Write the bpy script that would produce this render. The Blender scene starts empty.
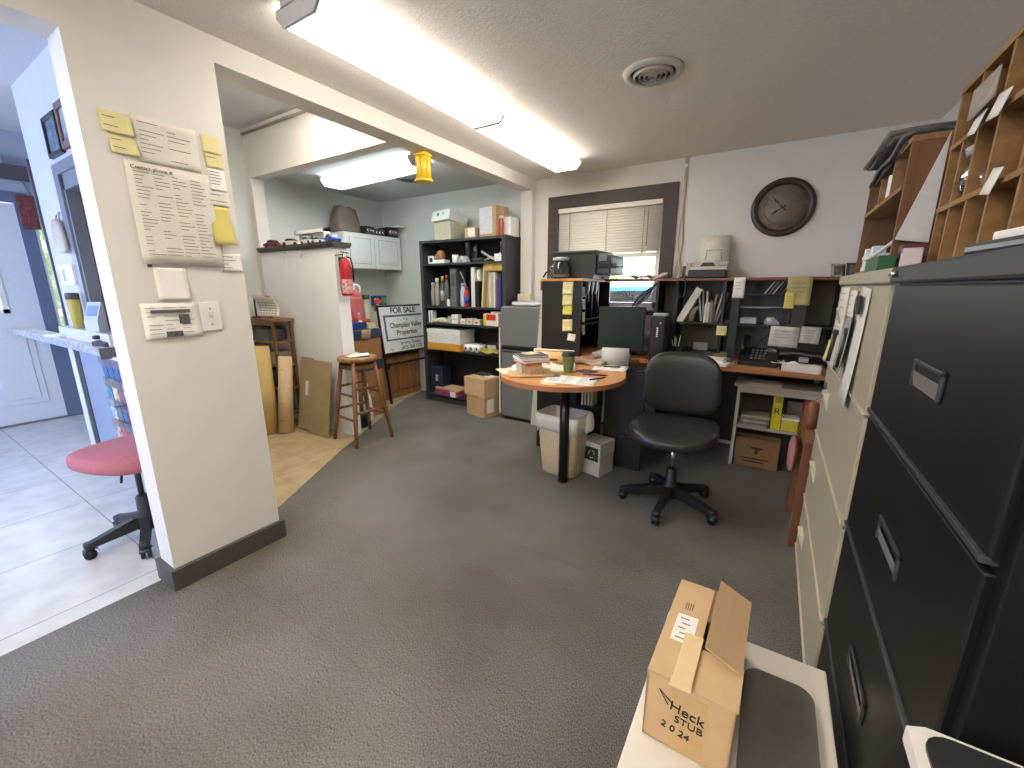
import bpy, bmesh, math, random
from mathutils import Vector, Matrix
R = math.radians
rnd = random.Random(7)
scene = bpy.context.scene
COL = scene.collection

# ------------------------------------------------------------------ materials
def lin(h):
    if not isinstance(h, str): return (h[0], h[1], h[2], 1)
    h = h.lstrip('#'); c = [int(h[i:i+2], 16) / 255 for i in (0, 2, 4)]
    return tuple([(v / 12.92 if v <= .04045 else ((v + .055) / 1.055) ** 2.4) for v in c] + [1])
_mc = {}
def mat(col, rough=.6, metal=0, kind=None, scale=30, amt=.045, bump=0, col2=None, spec=.5):
    key = (str(col), rough, metal, kind, scale, amt, bump, str(col2), spec)
    if key in _mc: return _mc[key]
    m = bpy.data.materials.new('surface_%d' % len(_mc)); m.use_nodes = True
    nt = m.node_tree; N = nt.nodes; L = nt.links
    b = N['Principled BSDF']; c = lin(col)
    b.inputs['Base Color'].default_value = c
    b.inputs['Roughness'].default_value = rough; b.inputs['Metallic'].default_value = metal
    b.inputs['Specular IOR Level'].default_value = spec
    c2 = lin(col2) if col2 else (c[0]*(1-amt*2), c[1]*(1-amt*2), c[2]*(1-amt*2), 1)
    tc = N.new('ShaderNodeTexCoord')
    if kind is None: kind = 'noise'
    src = None
    if kind == 'noise':
        t = N.new('ShaderNodeTexNoise'); t.inputs['Scale'].default_value = scale; t.inputs['Detail'].default_value = 4
        L.new(tc.outputs['Object'], t.inputs['Vector']); src = t.outputs['Fac']
    elif kind in ('woodx', 'woody', 'woodz'):
        mp = N.new('ShaderNodeMapping'); s = [scale]*3; s['xyz'.index(kind[-1])] = scale*.06
        mp.inputs['Scale'].default_value = s
        t = N.new('ShaderNodeTexNoise'); t.inputs['Scale'].default_value = 1; t.inputs['Detail'].default_value = 6; t.inputs['Distortion'].default_value = .6
        L.new(tc.outputs['Object'], mp.inputs['Vector']); L.new(mp.outputs['Vector'], t.inputs['Vector']); src = t.outputs['Fac']
    elif kind == 'voronoi':
        t = N.new('ShaderNodeTexVoronoi'); t.inputs['Scale'].default_value = scale
        L.new(tc.outputs['Object'], t.inputs['Vector']); src = t.outputs['Distance']
    if src is not None:
        r = N.new('ShaderNodeValToRGB'); r.color_ramp.elements[0].position = .35; r.color_ramp.elements[1].position = .68
        r.color_ramp.elements[0].color = c2; r.color_ramp.elements[1].color = c
        L.new(src, r.inputs['Fac']); L.new(r.outputs['Color'], b.inputs['Base Color'])
        if bump:
            bp = N.new('ShaderNodeBump'); bp.inputs['Strength'].default_value = bump; bp.inputs['Distance'].default_value = .01
            L.new(src, bp.inputs['Height']); L.new(bp.outputs['Normal'], b.inputs['Normal'])
    _mc[key] = m
    return m
def emat(col, s):
    m = bpy.data.materials.new('glow'); m.use_nodes = True
    b = m.node_tree.nodes['Principled BSDF']; b.inputs['Base Color'].default_value = (.8, .8, .8, 1)
    b.inputs['Emission Color'].default_value = lin(col); b.inputs['Emission Strength'].default_value = s
    return m
def glass(tint='#ffffff', gloss=.08, rough=.03):
    m = bpy.data.materials.new('clear_glass'); m.use_nodes = True; nt = m.node_tree; N = nt.nodes; L = nt.links
    N.remove(N['Principled BSDF'])
    t = N.new('ShaderNodeBsdfTransparent'); t.inputs[0].default_value = lin(tint)
    g = N.new('ShaderNodeBsdfGlossy'); g.inputs['Roughness'].default_value = rough
    f = N.new('ShaderNodeLayerWeight'); f.inputs['Blend'].default_value = .25
    ma = N.new('ShaderNodeMath'); ma.operation = 'MULTIPLY_ADD'; ma.inputs[1].default_value = .5; ma.inputs[2].default_value = gloss
    ma.use_clamp = True
    mx = N.new('ShaderNodeMixShader')
    L.new(f.outputs['Fresnel'], ma.inputs[0]); L.new(ma.outputs[0], mx.inputs[0]); L.new(t.outputs[0], mx.inputs[1]); L.new(g.outputs[0], mx.inputs[2])
    L.new(mx.outputs[0], N['Material Output'].inputs['Surface'])
    return m

def carpet_mat():
    m = bpy.data.materials.new('ribbed_carpet'); m.use_nodes = True; nt = m.node_tree; N = nt.nodes; L = nt.links
    b = N['Principled BSDF']; b.inputs['Roughness'].default_value = .95; b.inputs['Specular IOR Level'].default_value = .15
    tc = N.new('ShaderNodeTexCoord')
    def noise(s, d=4, vec=None):
        t = N.new('ShaderNodeTexNoise'); t.inputs['Scale'].default_value = s; t.inputs['Detail'].default_value = d
        L.new(vec or tc.outputs['Object'], t.inputs['Vector']); return t.outputs['Fac']
    def ramp(f, a, ca, bb, cb):
        r = N.new('ShaderNodeValToRGB'); e = r.color_ramp.elements
        e[0].position = a; e[0].color = lin(ca); e[1].position = bb; e[1].color = lin(cb); L.new(f, r.inputs[0]); return r.outputs[0]
    def mix(mode, fac, a, c):
        x = N.new('ShaderNodeMix'); x.data_type = 'RGBA'; x.blend_type = mode
        if isinstance(fac, float): x.inputs[0].default_value = fac
        else: L.new(fac, x.inputs[0])
        L.new(a, x.inputs[6]); L.new(c, x.inputs[7]); return x.outputs[2]
    mp = N.new('ShaderNodeMapping'); mp.inputs['Scale'].default_value = (330, 150, 150); mp.inputs['Rotation'].default_value = (0, 0, .12)
    L.new(tc.outputs['Object'], mp.inputs['Vector'])
    fine = noise(1.0, 3, mp.outputs[0])
    base = ramp(fine, .34, '#636160', .68, '#a9a7a3')
    big = ramp(noise(1.1, 5), .35, '#a39a8c', .65, '#ffffff')      # worn, dirty traffic patches
    c = mix('MULTIPLY', .6, base, big)
    warm = ramp(noise(.7, 3), .40, '#6d747f', .60, '#857a6a')
    c = mix('OVERLAY', .4, c, warm)
    specks = N.new('ShaderNodeTexVoronoi'); specks.inputs['Scale'].default_value = 70; L.new(tc.outputs['Object'], specks.inputs['Vector'])
    sp = ramp(specks.outputs['Distance'], .035, '#ffffff', .055, '#000000')
    pk = ramp(noise(9, 2), .56, '#000000', .60, '#ffffff')
    spk = mix('MULTIPLY', 1.0, sp, pk)
    c = mix('ADD', .12, c, spk)
    sx = N.new('ShaderNodeSeparateXYZ'); L.new(tc.outputs['Object'], sx.inputs[0])
    wob = N.new('ShaderNodeTexNoise'); wob.inputs['Scale'].default_value = 6; L.new(tc.outputs['Object'], wob.inputs['Vector'])
    def math_(op, a, b2, c2=None):
        m_ = N.new('ShaderNodeMath'); m_.operation = op
        for i, q in enumerate((a, b2, c2)):
            if q is None: continue
            if isinstance(q, (int, float)): m_.inputs[i].default_value = q
            else: L.new(q, m_.inputs[i])
        return m_.outputs[0]
    yy = math_('MULTIPLY_ADD', wob.outputs['Fac'], .012, sx.outputs['Y'])
    xx = math_('MULTIPLY_ADD', wob.outputs['Fac'], .012, sx.outputs['X'])
    s1 = math_('MULTIPLY', math_('COMPARE', yy, .775, .002), math_('LESS_THAN', sx.outputs['X'], -.75))      # glued carpet seams
    s2 = math_('MULTIPLY', math_('COMPARE', yy, 1.73, .0035), math_('COMPARE', sx.outputs['X'], -.83, .2))
    s3 = math_('MULTIPLY', math_('COMPARE', math_('MULTIPLY_ADD', xx, -1.2, yy), 2.54, .004), math_('COMPARE', sx.outputs['X'], -.18, .2))
    seam = math_('MULTIPLY', math_('ADD', math_('ADD', s1, s2), s3), .17)
    dk = N.new('ShaderNodeRGB'); dk.outputs[0].default_value = lin('#2c2824')
    c = mix('MIX', seam, c, dk.outputs[0])
    L.new(c, b.inputs['Base Color'])
    bp = N.new('ShaderNodeBump'); bp.inputs['Strength'].default_value = 1.0; bp.inputs['Distance'].default_value = .006
    L.new(fine, bp.inputs['Height']); L.new(bp.outputs[0], b.inputs['Normal'])
    return m
def lino_mat(ca, cb, line, size, rough=.35):
    m = bpy.data.materials.new('sheet_floor'); m.use_nodes = True; nt = m.node_tree; N = nt.nodes; L = nt.links
    b = N['Principled BSDF']; b.inputs['Roughness'].default_value = rough
    tc = N.new('ShaderNodeTexCoord')
    t = N.new('ShaderNodeTexNoise'); t.inputs['Scale'].default_value = 7; t.inputs['Detail'].default_value = 8
    L.new(tc.outputs['Object'], t.inputs['Vector'])
    r = N.new('ShaderNodeValToRGB'); e = r.color_ramp.elements
    e[0].position = .35; e[0].color = lin(cb); e[1].position = .65; e[1].color = lin(ca); L.new(t.outputs['Fac'], r.inputs[0])
    br = N.new('ShaderNodeTexBrick'); br.offset = 0; br.inputs['Scale'].default_value = 1
    br.inputs['Brick Width'].default_value = size; br.inputs['Row Height'].default_value = size
    br.inputs['Mortar Size'].default_value = .004; br.inputs['Mortar Smooth'].default_value = .2
    br.inputs['Mortar'].default_value = lin(line); br.inputs['Bias'].default_value = 0
    L.new(tc.outputs['Object'], br.inputs['Vector'])
    L.new(r.outputs[0], br.inputs['Color1']); L.new(r.outputs[0], br.inputs['Color2'])
    L.new(br.outputs['Color'], b.inputs['Base Color'])
    return m

# ------------------------------------------------------------------ mesh helpers
class B:
    def __init__(s): s.bm = bmesh.new(); s.mats = []
    def _mi(s, m):
        if m is None: return 0
        if m not in s.mats: s.mats.append(m)
        return s.mats.index(m)
    def _add(s, verts, faces, m=None, smooth=False, M=None):
        vs = [s.bm.verts.new((M @ Vector(v)) if M is not None else v) for v in verts]
        i = s._mi(m)
        for f in faces:
            try:
                fc = s.bm.faces.new([vs[k] for k in f]); fc.material_index = i; fc.smooth = smooth
            except ValueError: pass
        return vs
    def box(s, x0, x1, y0, y1, z0, z1, m=None, bev=0, M=None):
        if x0 > x1: x0, x1 = x1, x0
        if y0 > y1: y0, y1 = y1, y0
        if z0 > z1: z0, z1 = z1, z0
        b2 = bmesh.new()
        bmesh.ops.create_cube(b2, size=1)
        for v in b2.verts:
            v.co = Vector(((x0+x1)/2 + v.co.x*(x1-x0), (y0+y1)/2 + v.co.y*(y1-y0), (z0+z1)/2 + v.co.z*(z1-z0)))
        if bev:
            bev = min(bev, (x1-x0)*.45, (y1-y0)*.45, (z1-z0)*.45)
            bmesh.ops.bevel(b2, geom=b2.edges[:], offset=bev, segments=2, profile=.5, affect='EDGES')
        b2.verts.index_update()
        s._add([v.co.copy() for v in b2.verts], [[v.index for v in f.verts] for f in b2.faces], m, False, M); b2.free()
        return s
    def prism(s, pts, axis, a, b, m=None, M=None, smooth=False):
        n = len(pts)
        def P(p, t): return {'x': (t, p[0], p[1]), 'y': (p[0], t, p[1]), 'z': (p[0], p[1], t)}[axis]
        V = [P(p, a) for p in pts] + [P(p, b) for p in pts]
        F = [[i, (i+1) % n, n+(i+1) % n, n+i] for i in range(n)]
        s._add(V, F, m, smooth, M); s._add(V[:n], [list(range(n))[::-1]], m, False, M); s._add(V[n:], [list(range(n))], m, False, M)
        return s
    def lathe(s, prof, c=(0, 0, 0), n=20, m=None, M=None, smooth=True, cap=True):
        V = []; F = []
        for r, z in prof:
            for k in range(n):
                a = 2*math.pi*k/n; V.append((c[0]+r*math.cos(a), c[1]+r*math.sin(a), c[2]+z))
        for i in range(len(prof)-1):
            for k in range(n): F.append([i*n+k, i*n+(k+1) % n, (i+1)*n+(k+1) % n, (i+1)*n+k])
        if cap: F.append(list(range(n))[::-1]); F.append([(len(prof)-1)*n+k for k in range(n)])
        s._add(V, F, m, smooth, M); return s
    def cyl(s, p, q, r, r2=None, n=14, m=None, M=None):
        p = Vector(p); q = Vector(q); r2 = r if r2 is None else r2
        z = (q-p); L = z.length
        Mx = Matrix.Translation(p) @ z.to_track_quat('Z', 'Y').to_matrix().to_4x4()
        if M is not None: Mx = M @ Mx
        return s.lathe([(r, 0), (r2, L)], n=n, m=m, M=Mx)
    def tube(s, pts, r, n=8, m=None, M=None):
        pts = [Vector(p) for p in pts]; V = []; F = []; up = None
        for i, p in enumerate(pts):
            t = (pts[min(i+1, len(pts)-1)] - pts[max(i-1, 0)]).normalized()
            if up is None: up = t.orthogonal().normalized()
            up = (up - t*up.dot(t)).normalized(); w = t.cross(up)
            rr = r[i] if isinstance(r, (list, tuple)) else r
            for k in range(n):
                a = 2*math.pi*k/n; V.append(p + (up*math.cos(a) + w*math.sin(a))*rr)
        for i in range(len(pts)-1):
            for k in range(n): F.append([i*n+k, i*n+(k+1) % n, (i+1)*n+(k+1) % n, (i+1)*n+k])
        F.append(list(range(n))[::-1]); F.append([(len(pts)-1)*n+k for k in range(n)])
        s._add(V, F, m, True, M); return s
    def sup(s, c, a, b, h, e1=.5, e2=.5, nu=28, nv=14, m=None, M=None, warp=None):
        def pw(v, e): return math.copysign(abs(v)**e, v)
        V = []; F = []
        for j in range(nv+1):
            ph = -math.pi/2 + math.pi*j/nv
            for i in range(nu):
                th = 2*math.pi*i/nu
                p = Vector((a*pw(math.cos(ph), e1)*pw(math.cos(th), e2), b*pw(math.cos(ph), e1)*pw(math.sin(th), e2), h*pw(math.sin(ph), e1)))
                if warp: p = warp(p)
                V.append(p + Vector(c))
        for j in range(nv):
            for i in range(nu): F.append([j*nu+i, j*nu+(i+1) % nu, (j+1)*nu+(i+1) % nu, (j+1)*nu+i])
        s._add(V, F, m, True, M); return s
    def grid(s, fn, nu, nv, m=None, M=None, thick=0, smooth=True):
        V = [Vector(fn(i/nu, j/nv)) for j in range(nv+1) for i in range(nu+1)]
        F = [[j*(nu+1)+i, j*(nu+1)+i+1, (j+1)*(nu+1)+i+1, (j+1)*(nu+1)+i] for j in range(nv) for i in range(nu)]
        if not thick:
            s._add(V, F, m, smooth, M); return s
        n = (V[1]-V[0]).cross(V[nu+1]-V[0]).normalized()*thick
        K = len(V); V2 = V + [v - n for v in V]
        F2 = F + [[k+K for k in f[::-1]] for f in F]
        w = nu+1
        for i in range(nu): F2.append([i+1, i, i+K, i+1+K]); a = nv*w+i; F2.append([a, a+1, a+1+K, a+K])
        for j in range(nv): F2.append([j*w, (j+1)*w, (j+1)*w+K, j*w+K]); a = j*w+nu; F2.append([a+w, a, a+K, a+w+K])
        s._add(V2, F2, m, smooth, M); return s
    def out(s, name, m=None, parent=None):
        me = bpy.data.meshes.new(name)
        if m is not None and m not in s.mats:
            s.mats.insert(0, m)
            if len(s.mats) > 1:
                for f in s.bm.faces: f.material_index = f.material_index
        bmesh.ops.recalc_face_normals(s.bm, faces=s.bm.faces[:])
        s.bm.to_mesh(me); s.bm.free()
        for x in s.mats: me.materials.append(x)
        o = bpy.data.objects.new(name, me); COL.objects.link(o)
        if parent is not None: o.parent = parent
        return o
def Mx(loc=(0, 0, 0), rz=0, rx=0, ry=0):
    return Matrix.Translation(Vector(loc)) @ Matrix.Rotation(rz, 4, 'Z') @ Matrix.Rotation(ry, 4, 'Y') @ Matrix.Rotation(rx, 4, 'X')
def tag(o, label, cat, group=None, kind=None):
    o['label'] = label; o['category'] = cat
    if group: o['group'] = group
    if kind: o['kind'] = kind
    return o
def T(name, label, cat, loc=(0, 0, 0), rz=0, group=None, rx=0, ry=0):
    o = bpy.data.objects.new(name, None); COL.objects.link(o); o.empty_display_size = .05
    o.location = loc; o.rotation_euler = (rx, ry, rz)
    return tag(o, label, cat, group)
def solo(name, b, m, label, cat, loc=(0, 0, 0), rz=0, group=None, rx=0, ry=0):
    o = b.out(name, m); o.location = loc; o.rotation_euler = (rx, ry, rz)
    return tag(o, label, cat, group)
def st(name, b, m, label, cat='room', parent=None):
    o = b.out(name, m, parent)
    if parent is None:
        o['kind'] = 'structure'; o['label'] = label; o['category'] = cat
    return o
def text(s, size, parent, M, m, name='lettering', depth=.0006, align='CENTER', sx=1, bold=0):
    c = bpy.data.curves.new(name, 'FONT'); c.body = s; c.size = size; c.extrude = depth; c.align_x = align; c.align_y = 'CENTER'; c.offset = bold
    c.space_line = .95
    t = bpy.data.objects.new('tmp_text', c); COL.objects.link(t)
    dg = bpy.context.evaluated_depsgraph_get(); dg.update()
    me = bpy.data.meshes.new_from_object(t.evaluated_get(dg))
    bpy.data.objects.remove(t); bpy.data.curves.remove(c)
    me.transform(M @ Matrix.Diagonal((sx, 1, 1, 1))); me.materials.clear(); me.materials.append(m)
    o = bpy.data.objects.new(name, me); COL.objects.link(o); o.parent = parent
    return o
# text frames: faces seen from -y / from +x / from -x / lying flat
F_NY = Matrix.Rotation(R(90), 4, 'X')
F_PX = Matrix.Rotation(R(90), 4, 'Z') @ F_NY
F_NX = Matrix.Rotation(R(-90), 4, 'Z') @ F_NY
def cp(root, loc, rz=None, label=None, group=None):
    r = root.copy(); COL.objects.link(r); r.location = loc
    if rz is not None: r.rotation_euler = (root.rotation_euler[0], root.rotation_euler[1], rz)
    if label: r['label'] = label
    if group: r['group'] = group
    for ch in list(root.children):
        c = ch.copy(); COL.objects.link(c); c.parent = r
        for g in list(ch.children):
            d = g.copy(); COL.objects.link(d); d.parent = c
    return r

# palette
WALL = mat('#d8d4ce', .85, scale=6, amt=.02, bump=.05)
WALLB = mat('#c3c6c4', .85, scale=5, amt=.02, bump=.05)  # cooler wall colour; on the alcove back wall it carries cool tube light
WALLR = mat('#cfcfd0', .85, scale=5, amt=.02, bump=.05)
CEIL = mat('#e3ded6', .95, scale=90, amt=.04, bump=.25)
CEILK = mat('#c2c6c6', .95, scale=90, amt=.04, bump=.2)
PAPER = mat('#e9e6de', .8, amt=.03, scale=12)
PAPER2 = mat('#d9d4c8', .8, amt=.04, scale=12)
YEL = mat('#d8d096', .8, amt=.04, scale=15)
INK = mat('#7d7770', .8, amt=.05)
BLACKINK = mat('#161412', .7, amt=.05)
CARD = mat('#b89a72', .85, amt=.05, scale=18)
CARD2 = mat('#c0a37d', .85, amt=.05, scale=18)
CARDG = mat('#a5916f', .85, amt=.05, scale=14)
TAPE = mat('#c6a67c', .3, amt=.03, scale=20)
BLK = mat('#1d1c1b', .45, amt=.08, scale=40)
BLKG = mat('#141414', .28, amt=.05)
BLKM = mat('#25231f', .5, amt=.06, scale=60)
GRY = mat('#77777a', .45, amt=.04)
LGRY = mat('#a9aaab', .5, amt=.04)
CHROME = mat('#c8c8c8', .2, 1.0, amt=.02)
WHT = mat('#e3e1dc', .5, amt=.02)
WHTP = mat('#e8e8e6', .35, amt=.02)
WOOD = mat('#8a6238', .55, kind='woodz', scale=45, col2='#6a4524')
WOODX = mat('#96704a', .55, kind='woodx', scale=45, col2='#7a5532')
CHERRY = mat('#c48d5f', .38, kind='woodx', scale=14, col2='#b98155')
CHERRYD = mat('#83503a', .4, kind='woodx', scale=18, col2='#74432f')
DKTRIM = mat('#43362f', .55, kind='woodx', scale=30, col2='#382d27')
GLASS = glass()
# ------------------------------------------------------------------ the setting
XB, XR, YB, YF, ZC = -2.22, .78, 4.03, -2.6, 2.45
b = B(); b.prism([(-2.36, YF), (XR, YF), (XR, YB), (-3.97, YB), (-3.85, 3.6), (-3.64, 3.18), (-3.04, 2.06), (-2.47, 1.107), (-2.36, 1.107)], 'z', -.05, 0)
st('floor', b, carpet_mat(), 'grey brown ribbed carpet with worn patches', 'carpet')
b = B(); b.box(-6.6, -2.36, YF, 2.6, -.055, -.004)
st('floor_reception', b, lino_mat('#cfcdc8', '#bdbcb8', '#8f8d8a', .62), 'pale sheet floor with seams beyond the doorway', 'floor')
b = B(); b.box(-4.7, -2.36, 1.0, YB, -.05, -.003)
st('floor_nook', b, lino_mat('#b9a685', '#a8936f', '#a38f6b', .3, .5), 'tan worn floor of the nook behind the column', 'floor')
# window hole pieces of the back wall
WX0, WX1, WZ0, WZ1 = -1.95, -.93, 1.19, 2.15
b = B()
b.box(XB-.15, WX0, YB, YB+.12, 0, 2.9); b.box(WX1, XR+.12, YB, YB+.12, 0, 2.9); b.box(WX0, WX1, YB, YB+.12, 0, WZ0); b.box(WX0, WX1, YB, YB+.12, WZ1, 2.9)
st('wall_back', b, WALL, 'warm white back wall with window and clock', 'wall')
b = B(); b.box(-4.7, XB-.15, YB, YB+.12, 0, 2.9); st('wall_alcove', b, WALLB, 'back wall of the alcove behind the bookcase, cool tube light tinted into its paint', 'wall')  # split off so its colour can hold the cool tube light
b = B(); b.box(XR, XR+.12, YF, YB, 0, 2.9); st('wall_right', b, WALL, 'warm white wall behind the filing cabinets', 'wall')
b = B(); b.box(-6.7, XR+.12, YF-.12, YF, 0, .85); b.box(-6.7, -5.9, YF-.12, YF, .85, 2.9); b.box(-3.0, XR+.12, YF-.12, YF, .85, 2.9); b.box(-5.9, -3.0, YF-.12, YF, 2.45, 2.9)
st('wall_front', b, WALL, 'wall behind the camera', 'wall')
b = B()
b.box(XB-.15, XB, .59, 1.08, 0, 2.85); b.box(XB-.15, XB, -1.4, .59, 2.265, 2.85); b.box(XB-.15, XB, YF, -1.4, 0, 2.85)
b.box(XB-.15, XB, 1.08, YB, 2.345, 2.85)
b.box(XB-.14, XB-.005, 3.955, YB, 0, 2.345)
st('wall_column', b, WALL, 'cream column and ceiling beam covered with pinned papers', 'wall')
b = B(); b.box(XB-.17, XB+.02, .57, 1.10, 0, .105, bev=.004)
st('baseboard_column', b, mat('#4b4846', .6), 'dark grey baseboard wrapping the column foot', 'baseboard')
b = B(); b.box(XB, XR, YF, YB, ZC, ZC+.05); st('ceiling', b, CEIL, 'textured off white ceiling of the main office', 'ceiling')
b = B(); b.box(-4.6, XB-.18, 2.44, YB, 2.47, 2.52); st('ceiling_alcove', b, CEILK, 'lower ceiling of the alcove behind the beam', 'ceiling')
b = B(); b.box(-6.7, XB-.1, YF, 2.6, 2.85, 2.9); st('ceiling_reception', b, mat('#c6c8cc', .95, amt=.03, scale=60), 'white ceiling above the reception', 'ceiling')
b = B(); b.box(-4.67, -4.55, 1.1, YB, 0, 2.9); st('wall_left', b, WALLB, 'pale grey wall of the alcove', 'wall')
b = B(); b.box(-4.55, XB-.18, 2.36, 2.48, 2.42, 2.85); b.box(-4.55, -4.47, 2.36, 2.48, 0, 2.42); st('wall_header', b, WALL, 'cream header over the alcove opening', 'wall')
b = B(); b.cyl((-4.5, 2.345, 2.80), (-2.45, 2.345, 2.80), .012); st('trim_1', b, mat('#9c958a', .6), 'thin conduit along the top of the header', 'trim')
b = B(); b.box(-4.47, -3.29, 2.36, 2.48, 0, 1.72); st('wall_half', b, mat('#ececee', .8, amt=.02, scale=5), 'white half height wall beside the wooden stool', 'wall')
b = B(); b.prism([(2.325, 1.765), (2.325, 1.745), (2.345, 1.72), (2.495, 1.72), (2.515, 1.745), (2.515, 1.765)], 'x', -4.47, -3.25)
st('trim_2', b, mat('#4a423e', .5, kind='woodx', scale=30, col2='#3a322e'), 'dark wooden cap on the half wall', 'trim')
for i, x in enumerate((-4.02, -3.74)):
    h = B(); h.tube([(0, 0, .03), (0, -.012, .02), (0, -.03, -.01), (0, -.028, -.03), (0, -.012, -.035)], .003)
    solo('coat_hook', h, CHROME, ('small wire hook near the middle of the white half wall', 'small wire hook on the half wall closer to its free end')[i], 'hook', (x, 2.3595, 1.68), group='hooks on the half wall')
# reception wall with the service opening
OX0, OX1, OZ0, OZ1 = -4.36, -2.9, 1.06, 2.15
b = B(); b.box(-5.05, OX0, 1.0, 1.1, 0, 2.85); b.box(OX1, XB-.18, 1.0, 1.1, 0, 2.85); b.box(OX0, OX1, 1.0, 1.1, 0, OZ0); b.box(OX0, OX1, 1.0, 1.1, OZ1, 2.85)
st('wall_reception', b, WALLR, 'white reception wall with the service hatch', 'wall')
b = B(); b.box(-5.09, -5.05, .985, 1.115, 0, 2.35); st('trim_3', b, mat('#4b5058', .5), 'dark edge board at the end of the reception wall', 'trim')
b = B()
b.box(OX0-.11, OX0, .985, 1.0, OZ0, OZ1+.07); b.box(OX0, OX1, .985, 1.0, OZ1, OZ1+.07); b.box(OX0, OX0+.03, 1.0, 1.1, OZ0, OZ1); b.box(OX0, OX1, 1.0, 1.1, OZ1-.1, OZ1)
o = st('window_2', b, mat('#83868e', .5), 'dark glazed service hatch in the reception wall', 'window')
b = B(); b.box(OX0+.03, OX1, 1.07, 1.08, OZ0, OZ1-.1); st('pane', b, mat('#262a30', .25), '', parent=o)
b = B(); b.box(-6.57, -6.45, YF, .12, 0, 2.9); b.box(-6.57, -6.45, .12, 1.1, 2.19, 2.9); b.box(-6.57, -6.45, 1.1, 1.2, 0, 2.9); b.box(-6.57, -6.45, 1.2, 1.8, 0, .85); b.box(-6.57, -6.45, 1.2, 1.8, 2.0, 2.9); b.box(-6.57, -6.45, 1.8, 2.6, 0, 2.9)
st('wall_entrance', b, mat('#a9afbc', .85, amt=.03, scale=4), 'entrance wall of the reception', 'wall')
b = B(); b.box(-6.7, -4.67, 2.6, 2.7, 0, 2.9); st('wall_passage', b, WALLR, 'wall closing the passage behind the reception', 'wall')
b = B(); b.box(-6.45, -6.44, 1.1, 1.2, 0, 2.19); b.box(-6.45, -6.435, .1, 1.2, 2.19, 2.29); b.box(-6.45, -6.44, 1.2, 1.5, 0, .83)
st('trim_4', b, mat('#66708a', .6), 'slate blue casing around the entrance door, far wall shade painted into its boards', 'trim')  # slate colour beside the door paints the shade on the far wall
b = B(); b.box(-6.44, -6.37, .2, 2.55, 2.4, 2.53); st('trim_5', b, mat('#5a4f50', .6), 'dark beam above the entrance door', 'trim')
b = B()
for a in ((1.2, 1.225), (1.775, 1.8)): b.box(-6.53, -6.445, a[0], a[1], .85, 2.0)
b.box(-6.53, -6.445, 1.2, 1.8, .85, .89); b.box(-6.53, -6.445, 1.2, 1.8, 1.96, 2.0)
o = st('window_3', b, WHT, 'narrow sidelight window next to the entrance door', 'window')
b = B(); b.box(-6.5, -6.495, 1.225, 1.775, .89, 1.96); st('pane', b, GLASS, '', parent=o)
# entrance door, six panels, with a lite
b = B(); dy0, dy1 = .12, 1.1
b.box(-6.5, -6.455, dy0, .33, 0, 2.18); b.box(-6.5, -6.455, .89, dy1, 0, 2.18); b.box(-6.5, -6.455, .33, .89, 0, 1.13); b.box(-6.5, -6.455, .33, .89, 1.95, 2.18)
for a, c in ((.22, .57), (.65, 1.0)):
    b.box(-6.457, -6.447, a, c, .2, .95, bev=.004); b.box(-6.45, -6.441, a+.05, c-.05, .26, .89, bev=.004)
o = st('door_1', b, mat('#d6d9de', .5, amt=.02), 'white panelled entrance door with a glass lite', 'door')
b = B()
for a in ((.33, .37), (.85, .89)): b.box(-6.505, -6.448, a[0], a[1], 1.13, 1.95)
b.box(-6.505, -6.448, .33, .89, 1.13, 1.17); b.box(-6.505, -6.448, .33, .89, 1.91, 1.95); st('frame', b, WHT, '', parent=o)
b = B(); b.box(-6.48, -6.476, .37, .85, 1.17, 1.91); st('pane', b, GLASS, '', parent=o)
b = B(); b.lathe([(.012, 0), (.012, .04), (.028, .05), (.03, .07), (.018, .085)], M=Mx((-6.455, .2, 1.0), ry=R(90))); st('door_knob', b, CHROME, '', parent=o)
b = B(); b.box(-6.455, -6.43, dy0, dy1, .0, .015); st('threshold', b, GRY, '', parent=o)
# big reception window out of view, added to let daylight into the reception
b = B()
for x in (-5.9, -4.5, -3.06): b.box(x, x+.06, YF-.1, YF, .85, 2.45)
b.box(-5.9, -3.0, YF-.1, YF, .85, .91); b.box(-5.9, -3.0, YF-.1, YF, 2.39, 2.45)
o = st('window_4', b, WHT, 'wide unseen window added in the front wall of the reception for daylight', 'window')
b = B(); b.box(-5.84, -3.06, YF-.06, YF-.055, .91, 2.39); st('pane', b, GLASS, '', parent=o)
# back window
b = B(); w = .115
b.box(WX0-w, WX0, YB-.022, YB, WZ0-.02, WZ1+w); b.box(WX1, WX1+w, YB-.022, YB, WZ0-.02, WZ1+w); b.box(WX0, WX1, YB-.022, YB, WZ1, WZ1+w)
b.box(WX0-w-.03, WX1+w+.03, YB-.05, YB, WZ0-.06, WZ0-.02)
o = st('window_1', b, DKTRIM, 'dark wood framed window behind the desk', 'window')
b = B()
b.box(WX0, WX0+.045, YB+.02, YB+.09, WZ0, WZ1); b.box(WX1-.045, WX1, YB+.02, YB+.09, WZ0, WZ1); b.box(WX0, WX1, YB+.02, YB+.09, WZ0-.02, WZ0+.05); b.box(WX0, WX1, YB+.02, YB+.09, WZ1-.05, WZ1)
b.box(WX0+.045, WX1-.045, YB+.03, YB+.08, 1.66, 1.70)
st('window_sash', b, WHTP, '', parent=o)
b = B(); b.box(WX0+.045, WX1-.045, YB+.055, YB+.059, WZ0+.05, WZ1-.05); st('pane', b, GLASS, '', parent=o)
t = T('window_blind', 'cream horizontal slat blind lowered over the upper back window', 'blind', (0, YB-.005, 0))
SL = mat('#ded8cb', .55, amt=.02)
b = B(); b.box(WX0+.005, WX1-.005, -.03, .015, 2.10, 2.142, bev=.003); b.out('head_rail', SL, t)
b = B()
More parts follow.
